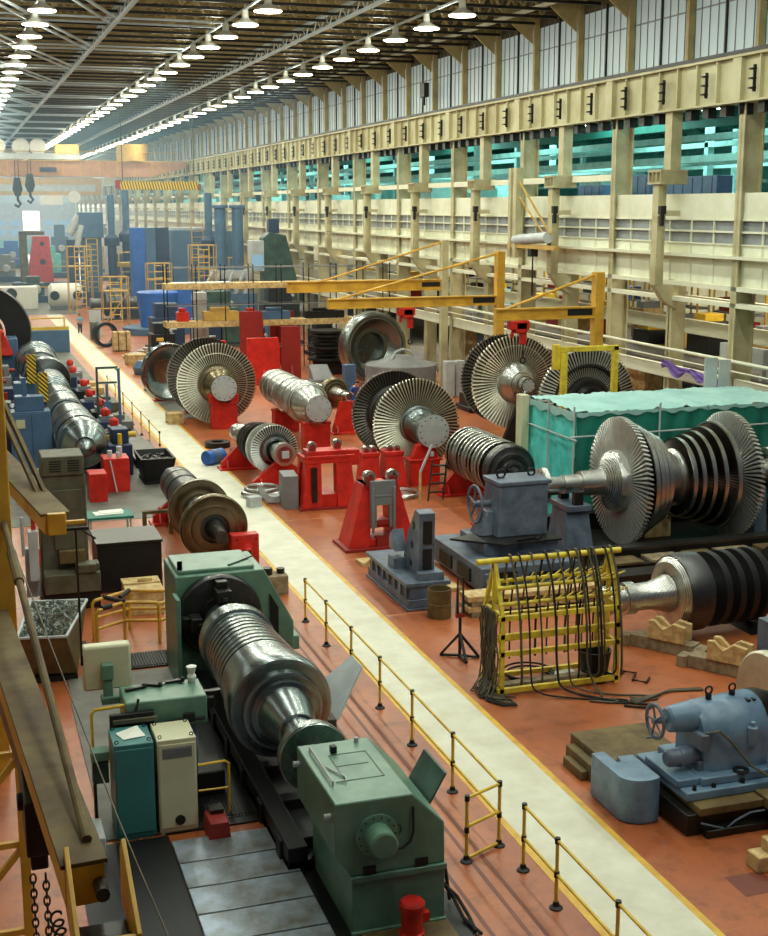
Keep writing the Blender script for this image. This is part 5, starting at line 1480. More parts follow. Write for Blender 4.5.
M().box(-.9, .25, -.6, .6, 0, 2.6).box(-.7, .2, -.4, .4, 2.6, 3.6).out('body', 'slate', cl_, bevel=.03)
M().box(-.1, .6, -.9, -.55, 2.68, 2.9).out('arm', 'navy', cl_)

PLn = [(.55, 0), (.5, .08), (.12, .3), (.1, .42), (-.1, .66), (-.35, .82), (-.37, .86), (-.7, .97), (-.72, 1.0), (-1.1, 1.03), (-1.5, 1.0), (-1.52, .6), (-1.9, .6), (-1.92, 1.0), (-3.2, .98), (-3.3, .85), (-4.0, .84), (-4.05, .95), (-6.0, .92), (-6.1, .6), (-8.0, .6), (-8.05, .85), (-10.5, .82), (-10.6, .72), (-11.0, .72), (-11.05, .85), (-13, .8), (-13.1, .6), (-16, .6), (-16.1, .9), (-19, .9), (-19.5, .7), (-21, .7), (-21.05, 1.25), (-21.5, 1.3), (-22, 1.27), (-22.1, .8), (-26, .75), (-26.05, 1.1), (-28, 1.15), (-30, .9), (-30.1, 1.25), (-30.6, 1.28), (-30.8, .8), (-31, .7), (-31, 0)]
PLn = [(a, r) for a, r in PLn[::-1]]
rotor('long polished rotor line along the left lathe, with domed conical near end', (4.6, 52.2, 1.62), YAX, PLn, mat='steel_blue', cuts=[(-21.05, 'far_shaft'), (-10.6, 'middle_shaft'), (-3.3, 'coupling'), (-1.52, 'drum')])
lbd = thing('lathe_bed', 'long blue lathe bed carrying the polished rotor line at left', 'bed', (4.6, 70, 0))
M().box(-1.4, -1.05, -14.4, 13, 0, .7).box(.75, 1.05, -14.4, 13, 0, .6).box(-1.4, 1.05, -14.4, 13, 0, .25).out('bed', 'navy', lbd, bevel=.03)
for y, zt in ((-14, .55), (-10, .95), (-3.5, .95), (4.5, .68), (9, .45)):
    M().taper((-.7, .7, -.35, .35), (-.4, .4, -.3, .3), .25, zt).out('steady', 'slate', lbd)
for i, (x, y) in enumerate(((6.3, 56.5), (6.25, 59.5), (6.35, 62.5), (6.2, 66), (6.3, 70), (6.25, 76.0), (6.4, 79.5))):
    bx_ = thing('saddle_unit', 'blue saddle unit, %s from the near end, beside the left rotor line' % ORD[i], 'slide', (x, y, 0), 0, 'saddle units along the left rotor line')
    M().box(-.55, .5, -.9, .9, 0, .9).box(-.5, .1, -.6, .5, .9, 1.5).out('body', 'navy' if i % 2 else 'black', bx_, bevel=.03)
    M().box(-.3, .3, -.3, .3, 1.5, 1.7).tube((.3, 0, 1.2), (.6, 0, 1.2), .1).tube((.2, .6, .9), (.2, .6, 1.5), .06).out('tool_slide', 'grey', bx_, bevel=.02)
    solo(M().lathe([(0, .14), (.05, .2), (.25, .2), (.33, .15), (.38, .07), (.4, 0)], 'z', (0, 0, 0), 18).box(-.1, .1, -.28, -.15, .1, .3), 'electric_motor', 'red', 'red domed electric motor on the %s saddle unit from the near end' % ORD[i], 'motor', (x - .05, y - .1, 1.7), .5 * i, group='red motors along the left rotor line')
for i, (x, y, mt) in enumerate(((6.2, 54.72, 'yellow'), (2.1, 60, 'navy'), (1.9, 64, 'green_dk'), (2.2, 69, 'navy'), (1.7, 74, 'slate'), (2.4, 79, 'grey'))):
    lbs = ('yellow capped small gearbox between the polished rotor and its saddle units', 'navy gear unit left of the polished rotor, nearest the carriage', 'dark green gear unit left of the polished rotor', 'navy gear unit farther left of the polished rotor line', 'slate blue gear unit far along the left rotor line', 'grey gear unit farthest along the left rotor line')
    g_ = thing('gear_unit', lbs[i], 'gearbox', (x, y, 0))
    M().box(-.5, .5, -.8, .8, 0, 1.3).box(-.3, .4, -.4, .5, 1.3, 1.9).out('case', 'navy' if mt == 'yellow' else mt, g_, bevel=.04)
    M().tube((.3, 0, 1.6), (.75, 0, 1.6), .12).tube((0, -.6, 1.3), (0, -.6, 1.75), .1).box(-.5, -.2, .5, .7, 1.3, 1.5).out('fitting', 'yellow' if mt == 'yellow' else 'red_dk', g_)
gp = thing('gate_frame', 'tall blue post frame on the walkway side of the left rotor line', 'frame', (6.45, 60.6, 0))
M().box(-.06, .06, -.06, .06, 0, 3.0).box(-.16, .16, -.12, .12, 1.2, 2.2).out('post', 'slate', gp)
M().box(.5, .62, -.06, .06, 0, 3.7).out('post', 'slate', gp)
M().box(-.4, .62, .75, .85, 3.6, 3.7).box(-.4, -.3, .75, .85, 0, 3.7).box(.5, .6, 0, .85, 3.55, 3.65).box(-.35, .55, .75, .85, 2.9, 3.0).out('portal', 'green_dk', gp)
for (x, y, z, mt, lb, nm, ct) in ((7.6, 66, .5, 'concrete', 'grey flat worktable left of the far walkway posts', 'flat_table', 'table'), (7.6, 72, .6, 'olive', 'olive steel chest left of the far walkway posts', 'steel_chest', 'chest'), (7.6, 79, .5, 'wood', 'pale timber stack left of the walkway beyond the posts', 'timber_stack', 'timber'), (7.0, 86, .7, 'grey', 'grey machine base left of the walkway, before the long blue machine bed', 'floor_machine', 'machine')):
    solo(M().box(-.55, .55, -1.1, 1.1, .12, z).box(-.45, .45, -1, 1, 0, .12).box(-.3, .2, -.5, .4, z, z + .25), nm, mt, lb, ct, (x, y, 0), 0, bevel=.02)

# far left machines
bw = thing('ring_gear', 'huge dark ring wheel cut by the left edge on a blue headstock', 'wheel', (1.6, 86.5, 3.2))
M().taper((-1.2, 1.2, -.5, .5), (-.5, .5, -.4, .4), -3.2, -2.98).out('pedestal', 'black', bw)
M().lathe([(-.6, 1.4), (-.6, 2.9), (-.2, 3.0), (.3, 3.0), (.5, 2.7), (.5, 1.7), (.2, 1.5), (.2, 1.4), (-.6, 1.4)], 'y', (0, 0, 0), 56).out('rim', 'black', bw)
M().lathe([(-.2, 0), (-.2, 1.25), (.1, 1.25), (.1, 0)], 'y', (0, 0, 0), 40).out('web', 'steel_dk', bw)
bb = thing('blue_headstock', 'blue grey headstock block under the huge dark wheel at left', 'headstock', (2.4, 85.0, 0))
M().box(-2.2, 1.2, -1.2, .8, 0, 3.0).out('case', 'slate', bb, bevel=.05)
M().taper((-.6, .9, -1.7, -1.2), (-.3, .5, -1.6, -1.2), 2.0, 3.2).lathe([(-2.0, .3), (-1.2, .35)], 'y', (.1, 0, 3.3), 20).out('red_cover', 'red', bb, bevel=.03)
lb2 = thing('machine_bed', 'long blue machine bed with yellow rail before the white casings', 'bed', (6.4, 104.5, 0))
M().box(-2.2, 1.9, -1.5, 2.5, .0, 1.7).out('bed', 'slate', lb2, bevel=.04)
M().box(-2.2, 1.9, -1.2, -.9, 1.7, 1.95).tube((-2, -1, 2.6), (1.6, -1, 2.6), .06).tube((-2, -1, 1.7), (-2, -1, 2.6), .06).tube((1.6, -1, 1.7), (1.6, -1, 2.6), .06).out('yellow_rail', 'yellow', lb2)
pc = thing('person', 'person in light blue shirt and dark trousers standing at the end of the walkway', 'person', (10.42, 117.6, 0), .4)
def skin_fig(edges, verts, radii, name, mat, parent):
    me = bpy.data.meshes.new(name)
    me.from_pydata(verts, edges, [])
    o = bpy.data.objects.new(name, me)
    C.objects.link(o)
    o.parent = parent
    me.materials.append(MT[mat])
    sk = o.modifiers.new('skin', 'SKIN')
    for i, r in enumerate(radii):
        me.skin_vertices[0].data[i].radius = (r, r)
    me.skin_vertices[0].data[0].use_root = True
    o.modifiers.new('sub', 'SUBSURF').levels = 1
    o.modifiers['sub'].render_levels = 2
    return o
bv = [(0, 0, .95), (0, .02, 1.2), (0, .03, 1.42), (0, .02, 1.5), (0, 0, 1.58), (0, -.02, 1.68), (.2, .02, 1.42), (.27, -.05, 1.15), (.22, -.28, 1.1), (.2, -.36, 1.1), (-.2, .02, 1.42), (-.27, 0, 1.15), (-.2, -.2, 1.0), (-.18, -.27, .98),
      (.1, 0, .88), (.12, .0, .5), (.12, .03, .08), (.12, -.12, .04), (-.1, 0, .88), (-.12, -.04, .5), (-.13, .06, .08), (-.13, -.1, .04)]
be = [(0, 1), (1, 2), (2, 3), (3, 4), (4, 5), (2, 6), (6, 7), (7, 8), (8, 9), (2, 10), (10, 11), (11, 12), (12, 13), (0, 14), (14, 15), (15, 16), (16, 17), (0, 18), (18, 19), (19, 20), (20, 21)]
br = [.15, .14, .15, .06, .09, .08, .07, .05, .04, .035, .07, .05, .04, .035, .1, .07, .05, .04, .1, .07, .05, .04]
skin_fig(be, bv, br, 'body', 'skin', pc)
skin_fig([(0, 1), (1, 2), (2, 3), (3, 4), (2, 5), (5, 6)], [bv[0], bv[1], bv[2], (.21, .02, 1.41), (.26, -.03, 1.2), (-.21, .02, 1.41), (-.26, 0, 1.2)], [.17, .16, .17, .085, .065, .085, .065], 'shirt', 'shirt', pc)
skin_fig([(0, 1), (1, 2), (2, 3), (0, 4), (4, 5), (5, 6)], [(0, 0, .98), bv[14], bv[15], bv[16], bv[18], bv[19], bv[20]], [.17, .12, .085, .065, .12, .085, .065], 'trousers', 'trousers', pc)
M().lathe([(0, .0), (0.02, .1), (.08, .1), (.12, .06), (.13, 0)], 'z', (0, -.0, 1.64), 14).out('hair', 'hair', pc)

# things on the floor right of the walkway
def onfloor(mb, nm, mt, lb, ct, x, y, rz=0, z=0, **k):
    return solo(mb, nm, mt, lb, ct, (x, y, z), rz, **k)
bd = thing('oil_drum', 'blue oil drum lying on its side by the walkway edge', 'drum', (10.35, 55.2, .33), .6)
M().lathe([(-.5, 0), (-.5, .3), (-.47, .32), (-.17, .31), (-.15, .325), (-.13, .31), (.13, .31), (.15, .325), (.17, .31), (.47, .32), (.5, .3), (.48, .28), (.48, 0)], 'x', (0, 0, 0), 30).out('barrel', 'vivid', bd)
M().lathe([(-.2, .325), (.2, .325)], 'x', (0, 0, 0), 30).out('band', 'slate', bd)
hrg = thing('bearing_half', 'half bearing shell ring standing on the red floor left of grey slab', 'bearing', (11.05, 47.0, 0))
m = M()
n = 20
prev = None
for i in range(n + 1):
    a = PI + PI * i / n
    c, s = math.cos(a), math.sin(a)
    q = [m.bm.verts.new((r * c, y, .62 + r * s)) for r, y in ((.36, -.2), (.58, -.2), (.58, .2), (.36, .2))]
    if prev:
        for k in range(4):
            m.bm.faces.new((prev[k], prev[(k + 1) % 4], q[(k + 1) % 4], q[k]))
    prev = q
m.out('shell', 'lgrey', hrg)
onfloor(M().ring((0, 0, .12), .7, .12, 'z', 40, 8).ring((0, 0, .3), .62, .08, 'z', 40, 8), 'steel_ring', 'steel', 'flat steel rings stacked on the floor behind the half bearing shell', 'ring', 10.9, 48.35)
onfloor(M().box(-.25, .25, -.2, .2, 0, .4), 'pale_block', 'lgrey', 'small pale block left of the half bearing shell', 'block', 10.2, 46.6, .2, bevel=.02)
onfloor(M().box(-.28, .28, -.9, .3, 0, 1.25), 'grey_slab', 'grey', 'upright grey slab leaning left of the windowed red roller stand', 'slab', 11.5, 46.6, -.1, bevel=.01)
onfloor(M().ring((0, 0, .08), .75, .09, 'z', 40, 8).lathe([(0, .0), (.05, .5), (.1, 0)], 'z', (0, 0, 0), 24), 'steel_ring', 'steel', 'flat steel ring on the floor right of the grey plated roller stand', 'ring', 16.0, 46.7)
onfloor(M().lathe([(0, .0), (0, .6), (.25, .6), (.25, .3), (.12, .3), (.12, 0)], 'z', (0, 0, 0), 30), 'dark_ring', 'dark', 'dark flat ring on the floor behind the blue oil drum', 'ring', 11.3, 59.3)
onfloor(M().lathe([(0, 0), (0, 1.0), (.1, 1.0), (.1, .6), (.16, .55), (.16, 0)], 'z', (0, 0, 0), 36), 'flat_disc', 'steel_dk', 'large flat dark disc on the floor before the small bladed rotor stand', 'disc', 12.6, 57.8)
onfloor(M().lathe([(0, 0), (0, .9), (.12, .9), (.12, .3), (.2, .3), (.2, 0)], 'z', (0, 0, 0), 36), 'flat_disc', 'steel', 'pale flat disc on the floor beyond the large flat dark disc', 'disc', 13.4, 59.9)
wt = thing('step_table', 'small black step table beside the small bladed rotor', 'table', (13.6, 53.2, 0))
M().box(-.4, .4, -.4, .4, .6, .68).out('tabletop', 'black', wt)
for x in (-.35, .35):
    for y in (-.35, .35):
        M().box(x - .03, x + .03, y - .03, y + .03, 0, .6).out('leg', 'black', wt)
sl = thing('step_ladder', 'small dark step ladder between the middle rotor flange and the thin wheeled rotor', 'ladder', (17.0, 45.4, 0))
for s in (-.3, .3):
    M().bar((s, 0, 0), (s + .35, .5, 1.5), .06).out('stile', 'dark', sl)
for k in range(4):
    M().box(-.3 + .08 * k + .05, .35 + .08 * k, .1 * k + .02, .1 * k + .2, .3 + .32 * k, .34 + .32 * k).out('tread', 'dark', sl)
pk = thing('prop_pole', 'slanting timber and steel prop beside the small step ladder', 'prop', (16.3, 45.2, 0))
M().tube((0, 0, 0), (0, 0, 1.2), .05).out('lower_pole', 'wood', pk)
M().bar((0, 0, 1.2), (.5, .1, 2.2), .07).out('upper_pole', 'lgrey', pk)
for i, (x, y, lb) in enumerate(((20.6, 51.0, 'dark iron stack on the floor right of the middle twin rotor'), (21.6, 49.2, 'rusty iron stack on the floor left of the tent corner'))):
    m = M()
    for k in range(5):
        m.box(-.9 + .1 * (k % 2), .9 - .15 * (k % 3), -.5, .5, .2 * k, .2 * k + .15)
    onfloor(m, 'iron_stack', 'dark' if i == 0 else 'rust', lb, 'stack', x, y, .2, bevel=.01)
onfloor(M().box(-.4, .4, -.4, .4, .08, .55).box(-.4, .4, -.4, -.3, 0, .08).box(-.4, .4, .3, .4, 0, .08), 'timber_crate', 'wood', 'small pale timber crate at the walkway by the big walkway side rotor', 'crate', 10.5, 66.7, .05, bevel=.01)
m = M()
for k in range(3):
    m.lathe([(.24 * k, 0), (.24 * k, .9 - .05 * k), (.24 * k + .1, .92 - .05 * k), (.24 * k + .12, .5), (.24 * k + .24, .5), (.24 * k + .24, 0)], 'z', (0, 0, 0), 36)
onfloor(m, 'disc_stack', 'dark', 'stack of dark discs on the floor at the grey crossing', 'stack', 11.6, 79.5)
bo = thing('diaphragm_bowl', 'dished grey steel ring left of the walkway side twin rotor', 'bowl', (11.3, 74.5, 1.75))
M().lathe([(-.1, .0), (-.1, .7), (.0, .75), (.45, 1.45), (.6, 1.5), (.6, 1.62), (.3, 1.66), (-.3, 1.1), (-.35, 0)], 'x', (0, 0, 0), 52).out('dish', 'steel_blue', bo)
bo.rotation_euler = (0, 0, YAX + .25)
t = tristand('red stand under the dished grey steel ring', (11.4, 75.0, 0), .7, .35)
onfloor(M().lathe([(0, .0), (.0, .7), (.5, .85), (.9, .5), (1.0, 0)], 'z', (0, 0, 0), 12), 'wrapped_bundle', 'slate', 'blue wrapped bundle beyond the dished ring', 'bundle', 11.9, 87.5)
cr = thing('timber_crate', 'pale square crate with two dark bands beside the far walkway', 'crate', (12.2, 102.6, 0))
M().box(-.65, .65, -.6, .6, .1, 1.5).out('body', 'wood', cr, bevel=.02)
M().box(-.35, -.25, -.63, .63, 0, 1.52).out('band', 'rust', cr)
M().box(.25, .35, -.63, .63, 0, 1.52).out('band', 'rust', cr)
M().box(-.5, .5, -.5, .5, 0, .1).out('skid', 'woodg', cr)
onfloor(M().box(-.7, .7, -.6, .6, 0, .7), 'timber_crate', 'wood', 'low pale crate nearer than the banded crate beside the walkway', 'crate', 12.1, 93.5, .1, bevel=.02)
onfloor(M().lathe([(-.3, .75), (-.3, 1.0), (.3, 1.0), (.3, .75), (-.3, .75)], 'y', (0, 0, 1.0), 40), 'black_ring', 'black', 'upright black ring standing left of the banded crate', 'ring', 11.3, 105.8, .3)
for i, (x, y) in enumerate(((12.6, 97.5), (14.2, 101))):
    onfloor(M().lathe([(0, 0), (0, .95), (.18, 1.0), (.2, .6), (.35, .6), (.35, 0)], 'z', (0, 0, 0), 36), 'flat_disc', 'steel', ('pale flat disc on the floor before the banded crate', 'pale flat disc on the floor right of the banded crate')[i], 'disc', x, y)
onfloor(M().box(-.8, .8, -.5, .5, 0, 1.2).box(-.6, -.1, -.3, .3, 1.2, 1.6).box(.2, .6, -.3, .3, 1.2, 1.5), 'parts_bench', 'red_dk', 'dull red parts bench beyond the discs right of the walkway', 'bench', 15.8, 106.5, 0, bevel=.02)
onfloor(M().box(-.35, .35, -.6, .6, 0, 1.5).box(-.3, .3, -.7, -.6, .9, 1.4), 'desk_cabinet', 'olive', 'olive control desk at the walkway just right of the person', 'cabinet', 11.15, 112.3, 0, bevel=.03)
onfloor(M().box(-.5, .5, -.06, .06, .3, 2.2).box(-.45, .45, -.3, .3, 0, .3), 'notice_board', 'lgrey', 'pale framed board standing behind the olive control desk', 'board', 11.6, 116, 0)

# red plates and red racks
for (x, y, w, h, mt, lb) in ((18.3, 80, 1.05, 2.95, 'red', 'wide bright red plate standing behind the long bare drum rotor'), (20.3, 80.8, .62, 3.55, 'red_dk', 'narrow taller dull red plate right of the wide red plate'), (16.0, 84.5, .9, 2.4, 'red', 'bright red plate behind the walkway side twin rotor'), (19.0, 86.5, .8, 4.1, 'red_dk', 'dull red machine frame behind the wide red plate'), (22.0, 90.0, .9, 3.8, 'red_dk', 'dull red machine frame under the scaffold planks'), (26.8, 88.0, .8, 2.2, 'red_dk', 'low dull red frame right of the black disc stack')):
    t = thing('red_plate', lb, 'plate', (x, y, 0))
    M().prism([(-w, 0), (-w, h), (w * .9, h), (w, h * .8), (w, 0)], 'y', -.12, .12).out('plate', mt, t, bevel=.02)
    M().box(-w, w, -.5, .5, 0, .1).prism([(-.5, .1), (.5, .1), (0, h * .4)], 'x', -.06, .06).out('foot', mt, t)
m = M()
for k in range(9):
    r = 1.0 + .35 * math.sin(k * 1.9)
    m.lathe([(.7 + .26 * k, 0), (.7 + .26 * k, r), (.85 + .26 * k, r), (.88 + .26 * k, 0)], 'z', (0, 0, 0), 28)
m.box(-.8, .8, -.8, .8, 0, .72)
onfloor(m, 'disc_stack', 'black', 'tall stack of black discs under the scaffold, left of the silver casing', 'stack', 23.6, 84)
t = thing('bench_press', 'grey bench with sloping top below the black disc stack', 'bench', (20.2, 72.5, 0))
M().box(-.9, .6, -.5, .5, 0, 1.2).hexa([(-.8, -.5, 1.2), (.5, -.5, 1.2), (.5, .5, 1.2), (-.8, .5, 1.2), (-.8, -.1, 1.6), (.3, -.1, 1.6), (.3, .5, 2.0), (-.8, .5, 2.0)]).out('body', 'grey', t, bevel=.02)
onfloor(M().box(-.35, .35, -.3, .3, 0, 1.9), 'blue_locker', 'slate', 'small blue locker behind the plain disc rotor', 'locker', 21.9, 73.2, 0, bevel=.02)
p2 = thing('person', 'person in bright blue overalls bending behind the small plain disc rotor', 'person', (20.4, 67.5, 0), .5)
bend = [(x, y - .5 * max(0, z - 1.0), z - .08 * max(0, z - 1.0)) for x, y, z in bv]
skin_fig(be, bend, br, 'body', 'skin', p2)
skin_fig([(0, 1), (1, 2), (2, 3), (3, 4), (2, 5), (5, 6), (0, 7), (7, 8), (8, 9), (0, 10), (10, 11), (11, 12)], [bend[0], bend[1], bend[2], bend[6], bend[7], bend[10], bend[11], bend[14], bend[15], bend[16], bend[18], bend[19], bend[20]], [.18, .17, .18, .09, .07, .09, .07, .125, .09, .07, .125, .09, .07], 'overalls', 'vivid', p2)
M().lathe([(0, .0), (0.02, .1), (.08, .1), (.12, .06), (.13, 0)], 'z', (bend[5][0], bend[5][1], bend[5][2] - .03), 14).out('hair', 'hair', p2)

# silver casing and blocks
sc_ = thing('casing_cover', 'grey steel drum shaped casing cover with domed ribbed top', 'casing', (25.4, 74.0, 0))
M().lathe([(.3, 0), (.3, 2.15), (1.7, 2.15), (1.75, 2.1), (1.8, 1.7), (2.1, .9), (2.2, .8), (2.2, 0)], 'z', (0, 0, 0), 56).out('drum', 'grey', sc_)
M().box(-1.5, 1.5, -1.2, 1.2, 0, .3).out('plinth', 'black', sc_)
M().path([(-.8, -.6, 2.05), (-.5, -.5, 2.5), (0, -.4, 2.65), (.5, -.3, 2.5), (.9, -.2, 2.05)], .07, 8).out('lifting_bow', 'lgrey', sc_)
sd = thing('casing_ring', 'large silver dished casing ring standing behind the grey drum cover', 'ring', (25.0, 78.5, 2.3), YAX + .2)
M().lathe([(-.6, 1.5), (-.6, 2.1), (-.3, 2.25), (.4, 2.25), (.55, 2.1), (.5, 1.8), (.1, 1.5), (-.1, 1.2), (-.1, .95), (-.6, .95), (-.6, 1.5)], 'x', (0, 0, 0), 56).out('ring', 'steel_blue', sd)
sbk = thing('panel_block', 'pale blue steel panels standing right of the grey drum cover', 'panel', (28.1, 71.5, 0))
for x in (-.9, -.2, .6):
    M().box(x, x + .55, -.3 + x * .2, .3 + x * .2, 0, 2.1).out('panel', 'lgrey' if x < .5 else 'slate', sbk, bevel=.02)

# yellow frame by the tent
yf = thing('portal_frame', 'lemon yellow portal frame standing before the bladed ring rotor', 'frame', (24.1, 47.0, 0))
M().box(-1.18, -.95, -.12, .12, 0, 5.3).out('post', 'yellow2', yf, bevel=.01)
M().box(1.1, 1.32, -.12, .12, 0, 5.5).out('post', 'yellow2', yf, bevel=.01)
M().box(-1.2, 1.35, -.12, .12, 5.32, 5.52).box(-1.42, -1.18, .1, .4, 4.6, 5.6).out('cross_beam', 'yellow2', yf, bevel=.01)
M().box(-1.5, -.7, -.5, .5, 0, .1).box(.8, 1.6, -.5, .5, 0, .1).out('foot', 'yellow2', yf)

# ------------------------------------------------------------------ wall side jib cranes
def jib(label, x, y, top, armz, tip, tie, mat='amber', hoistx=None, hl=None, th=.45, pm=None):
    t = thing('jib_crane', label, 'crane', (x, y, 0))
    M().box(-.22, .22, -.22, .22, 0, top).out('column', pm or mat, t, bevel=.02)
    M().box(tip - x, .1, -.1, .1, armz - th / 2, armz + th / 2).box(tip - x, .1, -.2, .2, armz - th / 2 - .03, armz - th / 2 + .03).box(tip - x, .1, -.2, .2, armz + th / 2 - .03, armz + th / 2 + .03).out('arm', mat, t)
    M().tube((-.1, 0, top - .1), (tie - x, 0, armz + th / 2), .06, 8).out('tie_rod', mat, t)
    M().box(-1.5, -.3, -.12, .12, armz - .12, armz + .16).out('bearing', 'black', t)
    if hoistx:
        h = thing('chain_hoist', hl, 'hoist', (hoistx, y, armz - th / 2))
        M().box(-.5, .4, -.25, .25, -.45, -.04).box(-.25, .3, -.25, .25, -.6, -.1).out('body', 'red', h, bevel=.05)
        M().box(.05, .3, -.15, .15, -1.1, -.6).tube((-.25, 0, -.1), (-.35, 0, -.8), .07).out('block', 'red', h, bevel=.03)
        M().tube((.2, 0, -1.1), (.2, 0, -1.7), .03).ring((.2, 0, -1.8), .12, .035, 'y', 16, 6).out('hook', 'black', h)
    return t
jib('amber jib crane with tallest post, arm reaching left over the middle rotors', 27, 62.9, 8.75, 6.25, 17.7, 18.3, 'amber', 21.9, 'red chain hoist on the farther amber jib arm')
jib('amber jib crane behind the yellow frame with shorter arm', 27, 51.9, 8.2, 6.45, 22.1, 22.6, 'amber', 23.25, 'red chain hoist on the nearer amber jib arm above the upright bladed rotor')
jib('amber double arm jib crane farther back above the silver casing', 28.9, 76.0, 9.0, 6.3, 18.9, 21.0, 'amber', None, None, .6, 'column')

# ------------------------------------------------------------------ scaffold over the middle distance
sf = thing('scaffold', 'tube scaffold with two tan plank decks across the middle distance', 'scaffold', (13.4, 88, 0))
for z in (5.75, 3.2):
    M().box(0, 15.8, -.8, .8, z - .16, z + .22).out('plank_deck', 'wood', sf)
n = 0
for i in range(9):
    x = .1 + i * 1.95
    for y in (-.75, .75):
        M().tube((x, y, 0), (x, y, 7.2), .04, 6).out('standard', 'dark', sf)
for z in (1.6, 4.5, 7.0):
    M().tube((0, -.78, z), (15.8, -.78, z), .035, 6).tube((0, .78, z), (15.8, .78, z), .035, 6).out('ledger', 'grey', sf)
solo(M().box(-2, 2, -.5, .5, 0, .06), 'white_board', 'white', 'white sheet panel lying on the upper scaffold deck', 'panel', (15.9, 87.8, 5.975), 0)
for i, (x, z, mt, w, h, lb) in enumerate(((14.6, 3.42, 'red', .4, .9, 'red crate on the lower scaffold deck, nearest its left end'), (17.2, 3.42, 'ochre', 1.2, .9, 'ochre roll lying on the lower scaffold deck'), (19.3, 3.42, 'red', .5, .8, 'red crate in the middle of the lower scaffold deck'), (21.0, 3.42, 'slate', 1.0, .8, 'blue parts bin on the lower scaffold deck'), (24.5, 3.42, 'black', 1.4, .7, 'black machine parts on the lower scaffold deck right side'))):
    solo(M().box(-w, w, -.4, .4, 0, h * .7).box(-w * .6, w * .5, -.3, .3, h * .7, h), 'scaffold_load', mt, lb, 'crate', (x, 88, z + .005), 0, bevel=.04)
cy = thing('steel_cylinder', 'upright polished steel cylinder before the scaffold, left part', 'cylinder', (16.2, 90.4, 0))
M().lathe([(0, .6), (3.4, .6), (3.4, .5), (4.6, .5), (4.65, .55), (5.2, .5), (5.2, 0)], 'z', (0, 0, 0), 32).out('cylinder', 'lgrey', cy)

# ------------------------------------------------------------------ background machines
def mach(label, cat, loc, parts, name):
    t = thing(name, label, cat, loc)
    for nm, mt, mb in parts:
        mb.out(nm, mt, t, bevel=.05)
    return t
def ladder_rails(m, x, y, z0, z1, w=1.2):
    m.tube((x, y, z0), (x, y, z1), .06, 6).tube((x + w, y, z0), (x + w, y, z1), .06, 6)
    z = z0 + .5
    while z < z1:
        m.tube((x, y, z), (x + w, y, z), .045, 5)
        z += .6
    return m
mach('tall vivid blue machine cabinet column in the background, left half', 'machine', (19.2, 138, 0), [('column', 'vivid', M().box(-1.4, -.1, -1, 1.5, 0, 8.9)), ('door', 'slate', M().box(-.1, 1.0, -.8, 1.5, 0, 8.9)), ('recess', 'navy', M().box(1.0, 2.5, -.3, 1.5, 0, 8.9)), ('base', 'navy', M().box(-2, 2.8, -2.5, -1.05, 0, 1.0))], 'boring_machine')
mach('wide grey blue machine housing right of the vivid blue column', 'machine', (24.3, 139, 0), [('housing', 'slate', M().box(-2.2, 1.7, -1, 2, 0, 8.6)), ('panel', 'slate', M().box(2.0, 4.2, -.6, 2, 0, 8.5)), ('top', 'lgrey', M().box(-2, 1.5, -.8, 1.8, 8.6, 8.9)), ('ladder', 'ochre', ladder_rails(M(), -.2, -1.2, .2, 9.6))], 'boring_machine')
mach('blue grey planer gantry with rounded head left of the vivid blue column', 'machine', (15.1, 153, 0), [('column', 'slate', M().box(-1.1, 1.2, -1, 1, 0, 7.6)), ('head', 'slate', M().box(-1.3, 1.4, -1.6, 1.2, 7.6, 10.4)), ('side_column', 'navy', M().box(-2.6, -1.4, -.8, .8, 1.0, 7.4)), ('base', 'navy', M().box(-3, 2.5, -2.5, 1.5, 0, 1.6)), ('feed_arm', 'lgrey', M().tube((-2.4, -1, 8), (-1.2, -1, 10), .5).tube((-1.6, -1.4, 6.5), (-1.0, -1.4, 9), .35)), ('ladder', 'yellow', ladder_rails(M(), -.6, -1.8, 1.6, 7.5))], 'planer')
for i, (x, y, z, lb) in enumerate(((19.1, 152, 12.9, 'slim grey blue mast right of the planer gantry'), (17.1, 149, 12.3, 'slim grey blue mast nearer the planer gantry'), (25.0, 133, 12.4, 'slim grey blue mast under the striped lifting beam, right end'))):
    mach(lb, 'mast', (x, y, 0), [('shaft', 'slate', M().tube((0, 0, 2), (0, 0, z), .38, 14)), ('collar', 'navy', M().lathe([(0, .9), (2, .9), (2.3, .5), (z * .55, .5), (z * .55, .85), (z * .62, .85), (z * .65, .45)], 'z', (0, 0, 0), 18))], 'machine_mast')
mach('pair of pale blue hydraulic cylinders on a white framed machine', 'machine', (25.4, 126, 0), [('cylinder', 'slate', M().lathe([(5.0, .55), (10.9, .55), (10.9, .8), (11.2, .8), (11.2, 0)], 'z', (-.6, 0, 0), 20)), ('cylinder', 'slate', M().lathe([(5.0, .55), (10.9, .55), (10.9, .8), (11.2, .8), (11.2, 0)], 'z', (1.1, 0, 0), 20)), ('frame', 'lgrey', M().box(-1.6, 2.2, -1, 1, 4.2, 5.0).bar((-1.6, -1, 4.8), (-3.0, -1.4, 2.6), .3).bar((-.8, -1, 4.8), (-2.2, -1.4, 2.6), .3).bar((.4, -1, 4.8), (-.8, -1.4, 2.6), .3).bar((1.4, -1, 4.8), (.4, -1.4, 2.6), .3).bar((2, -1, 4.8), (1.4, -1.4, 2.6), .3)), ('base', 'slate', M().box(-3.2, 2.6, -1.6, 1.4, 0, 2.8))], 'hydraulic_press')
